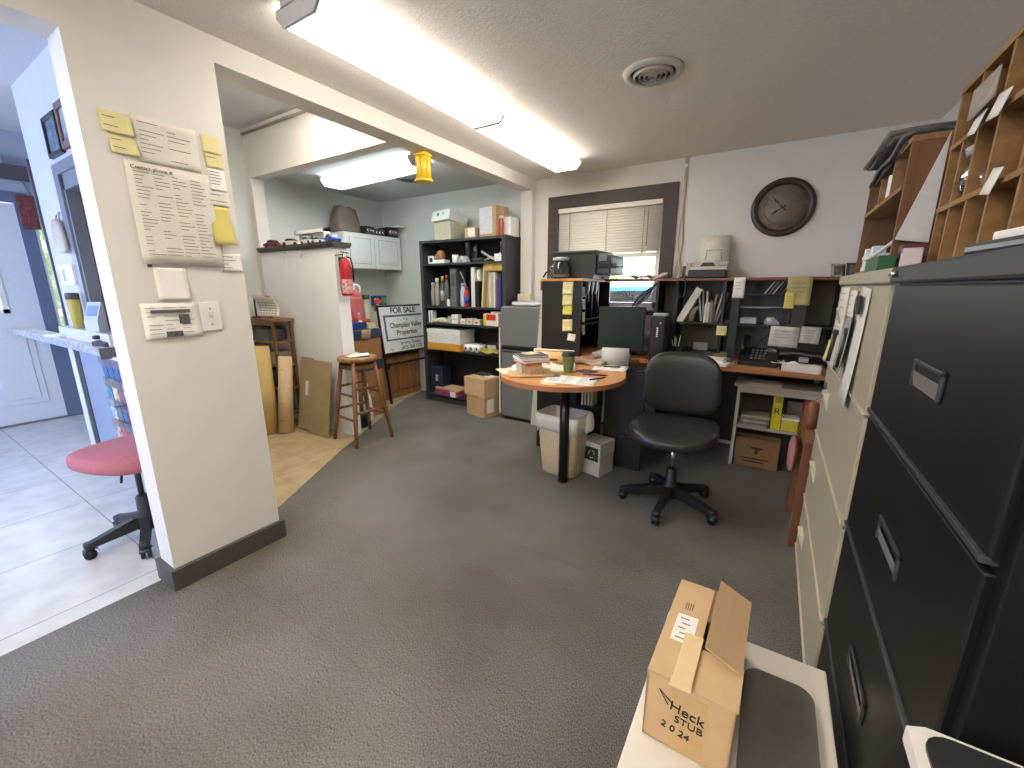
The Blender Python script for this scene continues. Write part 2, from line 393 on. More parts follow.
for i in range(16):
    z = 2.085 - i*.0245
    b.grid(lambda u, v: (WX0+.012 + u*(WX1-WX0-.024), -.012 + .016*v, z - .015 + .030*v + .003*math.sin(math.pi*v)), 1, 3, thick=.0012)
b.out('slats', SL, t)
b = B(); b.box(WX0+.01, WX1-.01, -.018, .006, 1.668, 1.69, bev=.003); b.out('bottom_rail', SL, t)
b = B()
for x in (WX0+.13, (WX0+WX1)/2, WX1-.16): b.tube([(x, -.024, 2.1), (x, -.024, 1.68)], .003, 6)
b.out('ladder_cord', mat('#9a9184', .7), t)
b = B(); b.tube([(WX1-.12, -.034, 2.1), (WX1-.122, -.036, 1.75)], .004, 6); b.out('tilt_wand', mat('#8f877b', .3), t)
# outdoors
b = B(); b.box(-16, 12, YB+.14, 40, -.12, -.02); b.box(-30, -6.6, -20, YB, -.12, -.02)
st('ground_outside', b, mat('#8fa06a', .9, amt=.2, scale=1.5), 'sunny lawn outside the window', 'ground')
def bush(loc, sx, sy, sz, label):
    b = B(); r2 = random.Random(int(loc[0]*10))
    for i in range(900):
        u = r2.uniform(-1, 1); a = r2.uniform(0, 6.28); q = math.sqrt(1-u*u)*r2.uniform(.7, 1)
        p = Vector((q*math.cos(a)*sx, q*math.sin(a)*sy, (u*.5+.5)*sz)); d = Vector((r2.uniform(-1, 1), r2.uniform(-1, 1), r2.uniform(-1, 1))).normalized()*.16; e = d.orthogonal()*.6
        b._add([p-d, p+e, p+d, p-e], [[0, 1, 2, 3]])
    solo('green_bush', b, mat('#c4d9a0', .8, amt=.25, scale=2), label, 'bush', loc)
bush((-3.2, 12.0, -.1), 4.5, 1.0, 3.4, 'green bush seen through the gap under the blind')
bush((-9.5, 2.3, -.1), 1.2, 1.6, 2.6, 'green bush outside the narrow sidelight window')
t = T('parked_car', 'blue car parked outside the back window', 'car', (-2.6, 8.2, -.02), R(8))
b = B(); b.prism([(-2, .3), (-1.95, .75), (-1.1, .9), (-.6, 1.4), (.7, 1.42), (1.4, .95), (2, .85), (2.05, .35)], 'y', -.8, .8); b.out('body', mat('#3f6fae', .3), t)
b = B(); b.prism([(-.95, .93), (-.55, 1.33), (.65, 1.35), (1.2, .96)], 'y', -.81, .81); b.out('side_window', BLKG, t)
for x in (-1.2, 1.25):
    for y in (-.8, .68): b = B(); b.cyl((x, y, .3), (x, y+.12, .3), .3, n=20); b.out('wheel', BLK, t)

# ------------------------------------------------------------------ light fittings
TUBE = emat('#fff6ea', 9.0); TUBEK = emat('#ebf5f4', 8.5)
TUBE_FILL = emat('#fff6ea', 24.0)  # stronger glow for the added fill fixtures behind the camera
HOUS = mat('#d8d4ca', .5)
def fixture(label, loc, L, rz, lens, w=.265, drop=.085):
    t = T('fluorescent_fixture', label, 'ceiling light', loc, rz, 'fluorescent ceiling fixtures')
    h = w/2
    b = B(); b.box(-h*.8, h*.8, 0, L, -.03, 0, bev=.004); b.out('housing', HOUS, t)
    b = B(); b.prism([(-h, -.028), (-h, -.045), (-h*.72, -drop), (h*.72, -drop), (h, -.045), (h, -.028)], 'y', .012, L-.012); b.out('lens', lens, t)
    for y in (0, L-.014):
        b = B(); b.prism([(-h*1.02, -.022), (-h*1.02, -.05), (-h*.74, -drop-.004), (h*.74, -drop-.004), (h*1.02, -.05), (h*1.02, -.022)], 'y', y, y+.014); b.out('end_cap', HOUS, t)
    return t
fixture('long fluorescent fixture nearest the camera, left end by the beam', (-1.65, 1.12, ZC), 1.235, 0, TUBE)
fixture('fluorescent fixture continuing the near one towards the back window', (-1.665, 2.36, ZC), 1.2, 0, TUBE)
fixture('cool white fluorescent fixture on the alcove ceiling', (-4.0, 2.93, 2.47), 1.3, R(-93), TUBEK, .27, .09)
fixture('unseen fill light fixture added on the ceiling behind the camera, left row', (-1.65, -1.5, ZC), 1.235, 0, TUBE_FILL)  # added out of view to brighten the room, stronger than the visible ones
fixture('unseen fill light fixture added on the ceiling behind the camera, right row', (-.2, -1.7, ZC), 1.235, 0, TUBE_FILL)  # second added fill fixture, also out of view
fixture('warm fluorescent fixture on the high ceiling behind the column', (-3.1, 1.25, 2.85), .95, 0, emat('#fff4e2', 22.0), .2, .07)
def vent(label, loc, r, m):
    t = T('ceiling_vent', label, 'vent', loc, 0, 'round ceiling vents')
    b = B(); b.lathe([(r, 0), (r*.98, -.012), (r*.8, -.02), (r*.74, -.012), (r*.74, 0)], n=36); b.out('rim', m, t)
    b = B(); b.lathe([(r*.74, -.001), (r*.74, -.004)], n=30); b.out('duct_opening', mat('#1c1a18', .8), t)
    for k, q in enumerate((.66, .5, .34, .18)):
        b = B(); b.lathe([(r*q, -.008), (r*q, -.014), (r*(q-.055), -.03), (r*(q-.07), -.026), (r*(q-.02), -.008)], n=30, cap=False); b.out('cone_ring', m, t)
vent('round white ceiling vent with concentric rings above the office floor', (-.665, 2.42, ZC), .148, mat('#c5bfb4', .5))
vent('round grey ceiling vent beside the alcove light', (-3.3, 3.32, 2.47), .15, mat('#75787a', .5))
t = T('hanging_lantern', 'yellow punched metal lantern hanging from the beam', 'lantern', (-2.28, 2.44, 2.13))
LY = mat('#d9b62c', .4)
b = B(); b.lathe([(.062, 0), (.066, .004), (.066, .014), (.05, .018)], n=24); b.out('base', LY, t)
b = B(); b.lathe([(.05, .165), (.066, .17), (.066, .182), (.03, .2), (.012, .203)], n=24); b.out('lid', LY, t)
for k in range(8):
    a = k*math.pi/4; b = B(); b.grid(lambda u, v: (.056*math.cos(a+(u-.5)*.7), .056*math.sin(a+(u-.5)*.7), .015+.152*v), 3, 2, thick=.003); b.out('slotted_panel', LY, t)
b = B(); b.tube([(-.02, 0, .2), (-.015, 0, .215), (0, 0, .222), (.015, 0, .215), (.02, 0, .2)], .003); b.out('hanging_loop', LY, t)

# ------------------------------------------------------------------ papers on the column (face x = XB)
def lines(b, w, h, rows, cols=1, m=.12, tk=.003, seed=1, fill=.8):
    r2 = random.Random(seed)
    for i in range(rows):
        z = h*(1-m) - (h*(1-2*m))*(i+.5)/rows
        for c in range(cols):
            x0 = w*m + w*(1-2*m)*c/cols; ww = w*(1-2*m)/cols*r2.uniform(.35, .95)
            if r2.random() < fill: b.box(x0, x0+ww, -.0016, -.0006, z, z+tk)
def sheet(name, label, cat, y0, y1, z0, z1, m, group=None, curl=.012, tilt=0, rows=0, cols=1, seed=1, ink=INK, off=.002, dz=0):
    w = y1-y0; h = z1-z0
    o = T(name, label, cat, (XB+off, y0, z0), R(90), group) if True else None
    b = B(); b.grid(lambda u, v: (u*w, -.001 - curl*(1-v)**2*(.4+.6*u), v*h + dz*u), 6, 8, thick=.0006); 
    p = b.out('paper', m, o); p.rotation_euler = (0, tilt, 0)
    if rows:
        b = B(); r2 = random.Random(seed)
        for i in range(rows):
            v = .92 - .84*(i+.5)/rows
            for c in range(cols):
                u0 = .08 + .86*c/cols; u1 = u0 + .86/cols*r2.uniform(.3, .92)
                if r2.random() < .85:
                    f = lambda u, vv: (u*w, -.0025 - curl*(1-vv)**2*(.4+.6*u), vv*h + dz*u)
                    b.grid(lambda a, c2: f(u0+(u1-u0)*a, v + c2*.003/h), 2, 1)
        q = b.out('lettering', ink, p)
    return o
G = 'papers taped to the column'
sheet('sticky_note', 'yellow sticky note highest on the column, at its left edge', 'sticky note', .648, .742, 1.955, 2.03, YEL, G, .012, rows=2, seed=3, dz=0)
sheet('sticky_note', 'yellow sticky note just below the topmost one on the column', 'sticky note', .664, .748, 1.885, 1.952, YEL, G, .014, rows=2, seed=4)
sheet('handwritten_page', 'white page with handwriting above the contact list', 'paper', .742, .962, 1.872, 2.04, PAPER2, G, .004, rows=9, cols=2, seed=5)
o = sheet('contact_list', 'large white contact phone list on the column', 'paper', .695, .99, 1.475, 1.868, PAPER2, G, .012, rows=24, cols=4, seed=6, ink=mat('#8b8680', .8))
text('Contact phone #', .02, o, Mx((.085, -.006, .372)) @ F_NY, BLACKINK, 'heading')
sheet('sticky_note', 'pale yellow note on the upper right of the column', 'sticky note', .978, 1.052, 1.965, 2.035, YEL, G, .006, rows=1, seed=8)
sheet('sticky_note', 'yellow note under the pale one on the right of the column', 'sticky note', .984, 1.055, 1.905, 1.962, YEL, G, .006, rows=2, seed=9)
sheet('receipt', 'small printed slip right of the contact list', 'paper', .985, 1.055, 1.81, 1.9, PAPER, G, .004, rows=6, seed=10)
sheet('paper_slip', 'short white slip above the folded yellow note', 'paper', .975, 1.06, 1.745, 1.808, PAPER2, G, .004, rows=2, seed=11)
sheet('folded_note', 'folded yellow note curling off the column edge', 'paper', .97, 1.05, 1.575, 1.742, mat('#cfc06c', .8, amt=.06, scale=8), G, .035)
sheet('business_card', 'white card below the folded yellow note', 'card', .985, 1.075, 1.455, 1.535, PAPER, G, .005, rows=4, seed=12)
sheet('pinned_note', 'blank white note under the contact list', 'paper', .722, .838, 1.325, 1.462, PAPER, G, .008)
o = sheet('newspaper_clipping', 'newspaper clipping with photos beside the light switch', 'paper', .655, .862, 1.165, 1.315, PAPER, G, .006, rows=7, cols=3, seed=13, ink=mat('#9b97a0', .8))
b = B(); b.box(.03, .17, -.009, -.0075, .108, .122); b.box(.125, .165, -.009, -.0075, .06, .1); b.box(.07, .13, -.012, -.0105, .006, .03); b.bm.free()
for q in ((.03, .17, -.009, -.0075, .108, .122), (.125, .165, -.009, -.0075, .06, .1), (.07, .13, -.012, -.0105, .006, .03)):
    b = B(); b.box(*q); b.out('photo', mat('#6b6664', .7, amt=.3, scale=120), o)
t = T('light_switch', 'white single toggle light switch on the column', 'light switch', (XB, .905, 1.25), R(90))
b = B(); b.box(-.042, .042, -.008, 0, -.066, .066, bev=.003); b.out('switch_plate', WHT, t)
b = B(); b.box(-.006, .006, -.02, -.004, -.004, .014, bev=.002, M=Mx(rx=R(-15))); b.out('toggle', mat('#cfcac0', .4), t)
for z in (-.035, .035): b = B(); b.cyl((0, -.0075, z), (0, -.0095, z), .004); b.out('screw', CHROME, t)
b = B(); b.lathe([(.006, 0), (.006, .004), (.003, .01), (.006, .018)], M=Mx((0, 0, 0), ry=R(90))); solo('push_pin', b, mat('#33302e', .4), 'dark push pin at the foot of the contact list', 'pin', (XB, .712, 1.468))
# ------------------------------------------------------------------ generic small things
def carton(name, label, cat, loc, w, d, h, rz=0, m=CARD, group=None, tape=True, lab=None, labc='#e8e6e0'):
    t = T(name, label, cat, loc, rz, group)
    b = B(); b.box(-w/2, w/2, -d/2, d/2, 0, h, bev=.003); b.out('box_body', m, t)
    if tape:
        b = B(); b.box(-w/2-.001, w/2+.001, -.025, .025, h*.75, h+.001); b.out('tape', TAPE, t)
    b = B(); b.box(-w/2+.002, w/2-.002, -.002, .002, h-.001, h+.0016); b.out('flap_seam', mat('#6d5236', .9), t)
    if lab:
        x0, x1, z0, z1 = lab
        b = B(); b.box(x0*w-w/2, x1*w-w/2, -d/2-.0012, -d/2, z0*h, z1*h); b.out('label_sticker', mat(labc, .6, amt=.1, scale=40), t)
    return t
def bottle(name, label, loc, r, h, m, capm, labm=None, group=None, cat='bottle', neck=.35, rz=0):
    t = T(name, label, cat, loc, rz, group)
    b = B(); b.lathe([(r*.92, 0), (r, .01), (r, h*.62), (r*.8, h*.74), (r*neck, h*.82), (r*neck, h*.87)], n=16); b.out('bottle_body', m, t)
    b = B(); b.lathe([(r*neck*1.15, h*.86), (r*neck*1.15, h*.99), (r*neck*.9, h)], n=14); b.out('cap', capm, t)
    if labm: b = B(); b.lathe([(r*1.01, h*.18), (r*1.01, h*.52)], n=16); b.out('bottle_label', labm, t)
    return t
def book(name, label, loc, w, d, h, m, lean=0, group=None, cat='book', rz=0, labm=None):
    # spine faces local -y
    t = T(name, label, cat, loc, rz, group, ry=lean)
    b = B(); b.box(0, w, 0, .004, 0, h, bev=.0015); b.box(0, .003, 0, d, 0, h); b.box(w-.003, w, 0, d, 0, h); b.out('cover', m, t)
    b = B(); b.box(.003, w-.003, .004, d-.006, .004, h-.004); b.out('pages', PAPER2, t)
    if labm: b = B(); b.box(w*.15, w*.85, -.001, .001, h*.55, h*.85); b.out('spine_label', labm, t)
    return t
def flat(name, label, cat, loc, w, d, m, rz=0, h=.002, group=None, rows=0, cols=1, curl=0, seed=1, child='page'):
    t = T(name, label, cat, loc, rz, group)
    b = B(); b.grid(lambda u, v: ((u-.5)*w, (v-.5)*d, h + curl*(2*u-1)**2*v), 6, 4, thick=h); b.out(child, m, t)
    if rows:
        b = B(); r2 = random.Random(seed)
        for i in range(rows):
            y = d*.42 - d*.84*i/rows
            for c in range(cols):
                x = -w*.44 + w*.88*c/cols; L = w*.88/cols*r2.uniform(.4, .92)
                b.box(x, x+L, y-.002, y+.001, h+.0002, h+.0007)
        b.out('print', mat('#8a8580', .8), t)
    return t
def pen(label, loc, rz, m, L=.14, name='pen'):
    t = T(name, label, 'pen', loc, rz)
    b = B(); b.cyl((0, 0, .005), (L*.86, 0, .005), .0048); b.cyl((L*.86, 0, .005), (L, 0, .005), .0045, .001); b.out('barrel', m, t)
    b = B(); b.box(.004, .045, -.001, .001, .0095, .0115); b.out('clip', CHROME, t)
    return t

# ------------------------------------------------------------------ reception
CX0, CX1 = -6.4, -3.78
t = T('service_counter', 'white counter with marbled front edge and panel tinted with blue daylight below the service hatch', 'counter', (-5.05, .9, 0))
def L(x, y): return x+5.05, y-.9
b = B(); b.box(CX0+5.05, CX1+5.05, -.03, .095, .945, .985, bev=.003); b.out('counter_top', mat('#dcdad4', .35, kind='noise', scale=14, col2='#b9b8b2'), t)
b = B(); b.box(CX0+5.05, CX1+5.05, -.042, -.028, .93, .988, bev=.003); b.out('front_edge', mat('#c9cbcd', .3, kind='noise', scale=30, col2='#8d9094'), t)
b = B(); b.box(CX1+5.05, CX1+5.062, -.042, .095, .91, .985); b.out('end_strip', mat('#5f5955', .5), t)
b = B(); b.box(.05, 1.25, .025, .095, .985, 1.07, bev=.004); b.out('raised_ledge', mat('#d5d2cb', .5), t)
b = B(); b.box(.3, 2.3, .06, .095, 0, .93); b.out('front_panel', mat('#8f9bb0', .55, amt=.03, scale=5), t)  # blue daylight falling on the panel is put into its colour
b = B(); b.box(.18, .3, .055, .095, 0, .93); b.out('corner_strip', mat('#2c3440', .5), t)
b = B(); b.box(.05, .18, .05, .095, 0, .93); b.out('edge_moulding', WHT, t)
t = T('brochure_rack', 'clear wall rack of brochures under the counter behind the pink chair', 'rack', (-4.13, .955, .22))
b = B()
for k in range(5): b.box(0, 1.0, -.035, -.032, k*.155, k*.155+.06)
b.box(0, 1.0, -.035, 0, -.005, 0); b.box(0, 1.0, -.003, 0, 0, .72); b.out('holder', GLASS, t)
b = B(); b.box(-.01, 1.01, -.04, 0, .68, .7); b.out('top_rail', WHT, t)
bc = ['#b64a50', '#4b8a6a', '#3f6ea8', '#d9d5cc', '#7d4f8e', '#c7a13c', '#58a7b0', '#a35f38', '#e0e3e8', '#39527c']
cn = ['red', 'green', 'blue', 'cream', 'purple', 'golden', 'turquoise', 'rust', 'white', 'navy']
row = ['bottom', 'second', 'third', 'top']; colm = ['nearest the counter corner', 'second from the counter corner', 'third from the counter corner', 'farthest from the counter corner']
for r_ in range(4):
    for c_ in range(4):
        k = (r_*3+c_*7+r_*c_) % 10
        t = T('brochure', '%s brochure in the %s row of the rack, %s' % (cn[k], row[r_], colm[c_]), 'brochure', (-4.115+c_*.115, .95, .225+r_*.155), 0, 'brochures in the wall rack', rx=R(3))
        b = B(); b.box(0, .1, -.012, -.006, .004, .205); b.out('cover', mat(bc[k], .4, kind='voronoi', scale=40, col2=bc[(k+3) % 10]), t)
        b = B(); b.box(.01, .09, -.0128, -.0115, .15, .19); b.out('title_panel', mat(bc[(k+5) % 10], .4), t)
t = T('insulated_tumbler', 'yellow travel tumbler with brown lid on the reception counter', 'tumbler', (-4.6, .965, 1.0705)); t.scale = (.85, .85, 1.12)
b = B(); b.lathe([(.034, 0), (.036, .004), (.046, .17), (.046, .2)], n=20); b.out('cup', mat('#b9a64e', .35), t)
b = B(); b.lathe([(.048, .198), (.048, .235), (.04, .242)], n=20); b.out('lid', mat('#4f4348', .4), t)
t = T('card_terminal', 'pale payment terminal with tilted screen on the reception counter', 'card terminal', (-4.17, .965, 1.0705), R(20)); t.scale = (.9, .6, 1.3)
b = B(); b.prism([(-.05, 0), (.05, 0), (.05, .14), (.03, .16), (-.05, .06)], 'x', -.07, .07); b.out('body', mat('#c5cbd6', .4), t)
b = B(); b.box(-.055, .055, -.001, .002, 0, .07, M=Mx((0, -.032, .085), rx=R(-38))); b.out('screen', mat('#8ba0bb', .2), t)
t = T('desk_telephone', 'dark low telephone base beside the payment terminal', 'telephone', (-3.93, .945, .985), R(5))
b = B(); b.prism([(-.05, 0), (.05, 0), (.05, .05), (-.05, .025)], 'x', -.1, .1); b.out('body', mat('#3c3c40', .4), t)
b = B(); b.sup((-.07, 0, .055), .02, .05, .015, m=None); b.out('handset', mat('#33333a', .4), t)
flat('paper_stack', 'pile of loose white papers on the reception counter', 'paper', (-4.95, .905, .985), .22, .09, PAPER, R(10), .02)
t = T('picture_frame', 'small black framed picture on the reception wall', 'picture', (-4.52, .999, 2.1))
def pic(t, w, h, fm, am, f=.025, mat_b=None):
    b = B(); b.box(0, f, -.025, 0, 0, h, bev=.003); b.box(w-f, w, -.025, 0, 0, h, bev=.003); b.box(f, w-f, -.025, 0, 0, f, bev=.003); b.box(f, w-f, -.025, 0, h-f, h, bev=.003); b.out('frame', fm, t)
    b = B(); b.box(f, w-f, -.012, -.004, f, h-f); b.out('picture', am, t)
t.location = (-4.42, .999, 2.255); pic(t, .30, .25, mat('#22262c', .4), mat('#7f98a4', .2, kind='noise', scale=9, col2='#4a6272'))
t = T('picture_frame', 'wood framed picture with a pale mount, right of the black frame', 'picture', (-4.09, .999, 2.265)); pic(t, .5, .265, mat('#7e6254', .5), mat('#c9ccd0', .2, kind='noise', scale=6, col2='#6f7a80'), .04)
t = T('hanging_bag', 'pale fabric bag hanging on the reception wall', 'bag', (-4.56, .995, 1.62))
b = B(); b.sup((0, -.03, .13), .11, .025, .12, .6, .7, warp=lambda p: Vector((p.x*(1+.25*p.z/.12*-1), p.y, p.z))); b.out('bag_body', mat('#c7cdb4', .8, kind='noise', scale=6, col2='#c9a9a0'), t)
b = B(); b.tube([(-.06, -.025, .23), (-.03, -.015, .28), (0, -.003, .30), (.03, -.015, .28), (.06, -.025, .23)], .005); b.out('strap', mat('#b7b59a', .8), t)
t = T('notice_frame', 'white framed notice on the reception wall below the bag', 'picture', (-4.8, .999, 1.40)); pic(t, .3, .15, WHTP, mat('#b8c6d6', .4), .03)
b = B()
for i in range(6):
    for j in range(7): b.box(i*.036, i*.036+.033, -.012, .012, j*.055, j*.055+.05, bev=.004)
b.box(-.003, .217, -.008, .008, -.003, .385)
solo('woven_hanging', b, mat('#8a4f4c', .85, kind='noise', scale=30, col2='#6e3b3c'), 'red brown woven wall hanging beside the entrance door', 'wall hanging', (-6.43, 1.12, 1.955), R(90)); bpy.data.objects['woven_hanging'].scale = (.62, 1, .82)
t = T('emergency_light', 'white emergency light with a dangling wire above the entrance', 'light', (-6.45, .98, 2.5), R(90))
b = B(); b.box(-.1, .1, -.07, 0, 0, .1, bev=.012); b.out('housing', WHTP, t)
b = B(); b.tube([(.1, -.03, .03), (.16, -.02, -.02), (.22, -.01, -.12), (.25, -.008, -.25)], .005); b.out('wire', mat('#777c88', .5), t)

def swivel(name, label, cat, loc, rz, r, seat_z, seatm, plastic, arm_r0=.03, seat=(.24, .23, .045), group=None, post_r=.014, base_rot=0):
    t = T(name, label, cat, loc, rz, group)
    for k in range(5):
        a = 2*math.pi*k/5 + base_rot
        b = B(); M = Mx(rz=a)
        b.prism([(.02, .075), (.02, .135), (.06, .14), (r, .088), (r+.015, .078), (r+.01, .062), (r-.03, .06)], 'y', -.02, .02, M=M); b.sup((r, 0, .075), .024, .024, .016, M=M)
        b.out('base_arm', plastic, t)
        b = B(); b.cyl((r, 0, .045), (r, 0, .07), .009, M=M)
        b.grid(lambda u, v: (r + .03*math.cos(R(20+150*u)), (v-.5)*.05, .03 + .03*math.sin(R(20+150*u))), 8, 2, thick=.002, M=M)
        cs = b.out('caster', plastic, t)
        for y in (-.02, .006):
            b = B(); b.cyl((r+.006, y, .026), (r+.006, y+.014, .026), .0255, n=18, M=M); b.out('wheel', mat('#161616', .4), cs)
    b = B(); b.lathe([(.045, .06), (.045, .14), (.034, .16), (.03, .25), (.022, .26)], n=18); b.out('column_sleeve', plastic, t)
    b = B(); b.cyl((0, 0, .25), (0, 0, seat_z-.09), post_r); b.out('gas_post', CHROME if name == 'office_chair' else mat('#4a4c50', .35, .6), t)
    b = B(); b.box(-.1, .1, -.1, .1, seat_z-.1, seat_z-.06, bev=.01); b.out('seat_mechanism', plastic, t)
    return t
t = swivel('stool_chair', 'low swivel stool chair with a dusty pink seat beside the column', 'chair', (-2.86, .69, 0), R(195), .24, .53, None, mat('#26292f', .45))
b = B(); b.sup((0, 0, .515), .255, .225, .05, .45, .75, warp=lambda p: Vector((p.x, p.y, p.z - .03*max(0, abs(p.x)/.255-.5)))); b.out('seat', mat('#b06a74', .85, amt=.05, scale=60), t)
b = B(); b.tube([(0, .05, .45), (-.1, .12, .45), (-.16, .16, .43)], .006); b.out('lever', mat('#1c1c1e', .4), t)

# ------------------------------------------------------------------ nook behind the column
t = T('wooden_shelf', 'small rough wooden shelf unit against the half wall end of the nook', 'shelf', (-4.28, 2.24, 0)); t.scale = (1, .5, 1)
b = B()
for x in (-.25, .21): b.box(x, x+.04, -.17, -.13, 0, 1.06, bev=.003); b.box(x, x+.04, .17, .21, 0, 1.06, bev=.003)
b.out('post', WOOD, t)
b = B(); b.box(-.27, .27, -.19, .23, 1.06, 1.085, bev=.004); b.out('top_board', WOODX, t)
for z in (.12, .38, .62, .85): b = B(); b.box(-.25, .25, -.17, .21, z, z+.018, bev=.002); b.out('shelf_board', WOODX, t)
b = B(); b.box(-.25, .25, -.172, -.15, 1.02, 1.06); b.out('apron', WOODX, t)
def curled(label, loc, rz, seed):
    t = T('wall_calendar', label, 'calendar', loc, rz)
    b = B(); b.grid(lambda u, v: ((u-.5)*.24, -.05*v*v+.03*math.sin(v*3), .02+.2*v - .02*u*v), 6, 8, thick=.001); p = b.out('page', PAPER, t)
    b = B()
    for i in range(5):
        for j in range(6):
            f = lambda u, v: ((u-.5)*.24, -.05*v*v+.03*math.sin(v*3)-.002, .02+.2*v - .02*u*v)
            u0 = .1+j*.135; v0 = .12+i*.13; b.grid(lambda a, c: f(u0+.09*a, v0+.06*c), 1, 1)
    b.out('print', mat('#8f8d8a', .8), p)
    b = B(); b.box(-.03, .03, .02, .03, 0, .22); b.out('backing', CARDG, t)
curled('curled calendar standing on the rough wooden shelf unit', (-4.22, 2.22, 1.0855), R(20), 1)
b = B(); b.prism([(-.12, 0), (.12, 0), (.12, .11), (-.12, .11)], 'y', -.09, .09); b.box(-.1, .1, -.07, .07, .11, .13, bev=.01)
solo('printer_box', b, mat('#55555a', .5), 'dark grey machine on the top inner shelf of the rough wooden unit', 'machine', (-4.27, 2.25, .8685))
carton('paper_bundle', 'bundle of grey white papers wrapped on the wooden unit, third shelf up', 'bundle', (-4.27, 2.25, .6385), .3, .16, .12, R(8), mat('#b9b5ae', .7, amt=.15, scale=25), tape=False)
b = B(); b.sup((0, 0, .09), .16, .08, .09, .7, .8); solo('black_bag', b, mat('#1e1f22', .5), 'black lumpy bag on the second shelf of the wooden unit', 'bag', (-4.26, 2.25, .3985))
b = B(); b.sup((0, 0, .1), .17, .08, .1, .6, .7); solo('dark_bundle', b, mat('#3a3733', .7, amt=.2, scale=15), 'dark bundle on the lowest shelf of the wooden unit', 'bundle', (-4.26, 2.25, .1385))
t = T('desk_lamp_stand', 'thin black rod standing behind the calendar by the column edge', 'rod', (-4.40, 2.20, 1.0855))
b = B(); b.cyl((0, 0, 0), (0, 0, .012), .04); b.out('base', BLK, t)
b = B(); b.tube([(0, 0, .01), (0, 0, .16), (.01, 0, .2)], .008); b.out('rod', BLK, t)
def tubemap(label, loc, r0, r1, h, rx, ry, m):
    t = T('paper_roll', label, 'paper roll', loc, 0, 'rolled paper tubes', rx=rx, ry=ry)
    b = B(); b.lathe([(r1, 0), (r0, h), (r0*.93, h), (r1*.9, .002)], n=26); b.out('roll', m, t)
    b = B(); b.lathe([(r0*.92, h-.004), (r0*.4, h-.02), (r0*.4, h-.004)], n=20); b.out('inner_coil', mat('#b39a6c', .8), t)
    b = B(); r_ = random.Random(int(r1*1000))
    for k in range(4):
        z = h*(.15+.22*k); b.grid(lambda u, v: ((r1+(r0-r1)*z/h+.001)*math.cos(R(-130+90*u)), (r1+(r0-r1)*z/h+.001)*math.sin(R(-130+90*u)), z+.006*v+.01*u), 8, 1)
    b.out('pencil_line', mat('#c2a76e', .8), t)
tubemap('wider tan paper roll leaning on the wooden shelf unit', (-4.07, 2.00, 0), .075, .105, .84, R(-4), R(-4), mat('#d3b878', .75, amt=.06, scale=6))
tubemap('slimmer pale paper roll standing beside the wider tan one', (-3.92, 2.09, 0), .06, .07, .74, R(-8), R(-3), mat('#d9bf98', .75, amt=.06, scale=6))
t = T('flattened_carton', 'flattened brown cardboard carton leaning against the white half wall', 'cardboard', (-3.9, 2.2, 0), R(0), rx=R(-9))
b = B(); b.box(0, .2, 0, .012, .02, .73, bev=.003); b.out('left_panel', CARDG, t)
b = B(); b.box(.205, .5, -.012, 0, 0, .715, bev=.003); b.out('right_panel', CARDG, t)
b = B(); b.box(.198, .207, -.004, .008, .01, .72); b.out('fold', mat('#6d5b40', .9), t)
b = B(); b.box(.1, .145, -.002, .0005, .36, .5); b.out('label_sticker', PAPER, t)
# wooden stool
t = T('wooden_stool', 'tall round wooden stool with papers on its seat', 'stool', (-3.13, 2.38, 0), R(-7)); t.scale = (1, 1, 1.055)
SW = mat('#8f6b42', .5, kind='woodz', scale=40, col2='#69472a')
b = B(); b.lathe([(.15, .70), (.168, .708), (.172, .722), (.168, .736), (.15, .742), (.02, .736)], n=32); b.out('seat', mat('#a07d52', .5, kind='woodx', scale=25, col2='#84613a'), t)
def lp(sx, sy, z): q = .185 - .085*z/.7; return Vector((sx*q, sy*q, z))
for sx, sy in ((-1, -1), (1, -1), (1, 1), (-1, 1)):
    b = B(); b.tube([lp(sx, sy, 0), lp(sx, sy, .2), lp(sx, sy, .45), lp(sx, sy, .71)], [.015, .019, .021, .018], 10); b.out('leg', SW, t)
for (a, c, z) in (((-1, -1), (1, -1), .22), ((1, -1), (1, 1), .28), ((1, 1), (-1, 1), .22), ((-1, 1), (-1, -1), .28), ((-1, -1), (1, -1), .42), ((1, -1), (1, 1), .48), ((1, 1), (-1, 1), .42), ((-1, 1), (-1, -1), .48)):
    b = B(); b.cyl(lp(*a, z), lp(*c, z), .011); b.out('rung', SW, t)
for k, (sx, sy) in enumerate(((0, -1), (1, 0), (0, 1), (-1, 0))):
    b = B(); a, c = ((-1, sy), (1, sy)) if sx == 0 else ((sx, -1), (sx, 1)); b.cyl(lp(a[0], a[1], .655), lp(c[0], c[1], .655), .02); b.out('upper_rail', SW, t)
for k, (x, y, r_, m, lb) in enumerate(((-.03, .02, 20, PAPER2, 'crumpled leaflet lying on the wooden stool, lower one'), (.04, -.01, -25, PAPER, 'white leaflet lying on top on the wooden stool'))):
    flat('leaflet', lb, 'leaflet', (-3.13+x, 2.38+y, .7835+.003*k), .13, .19, m, R(r_), group='leaflets on the stool', rows=8, cols=2, curl=.012, seed=k)
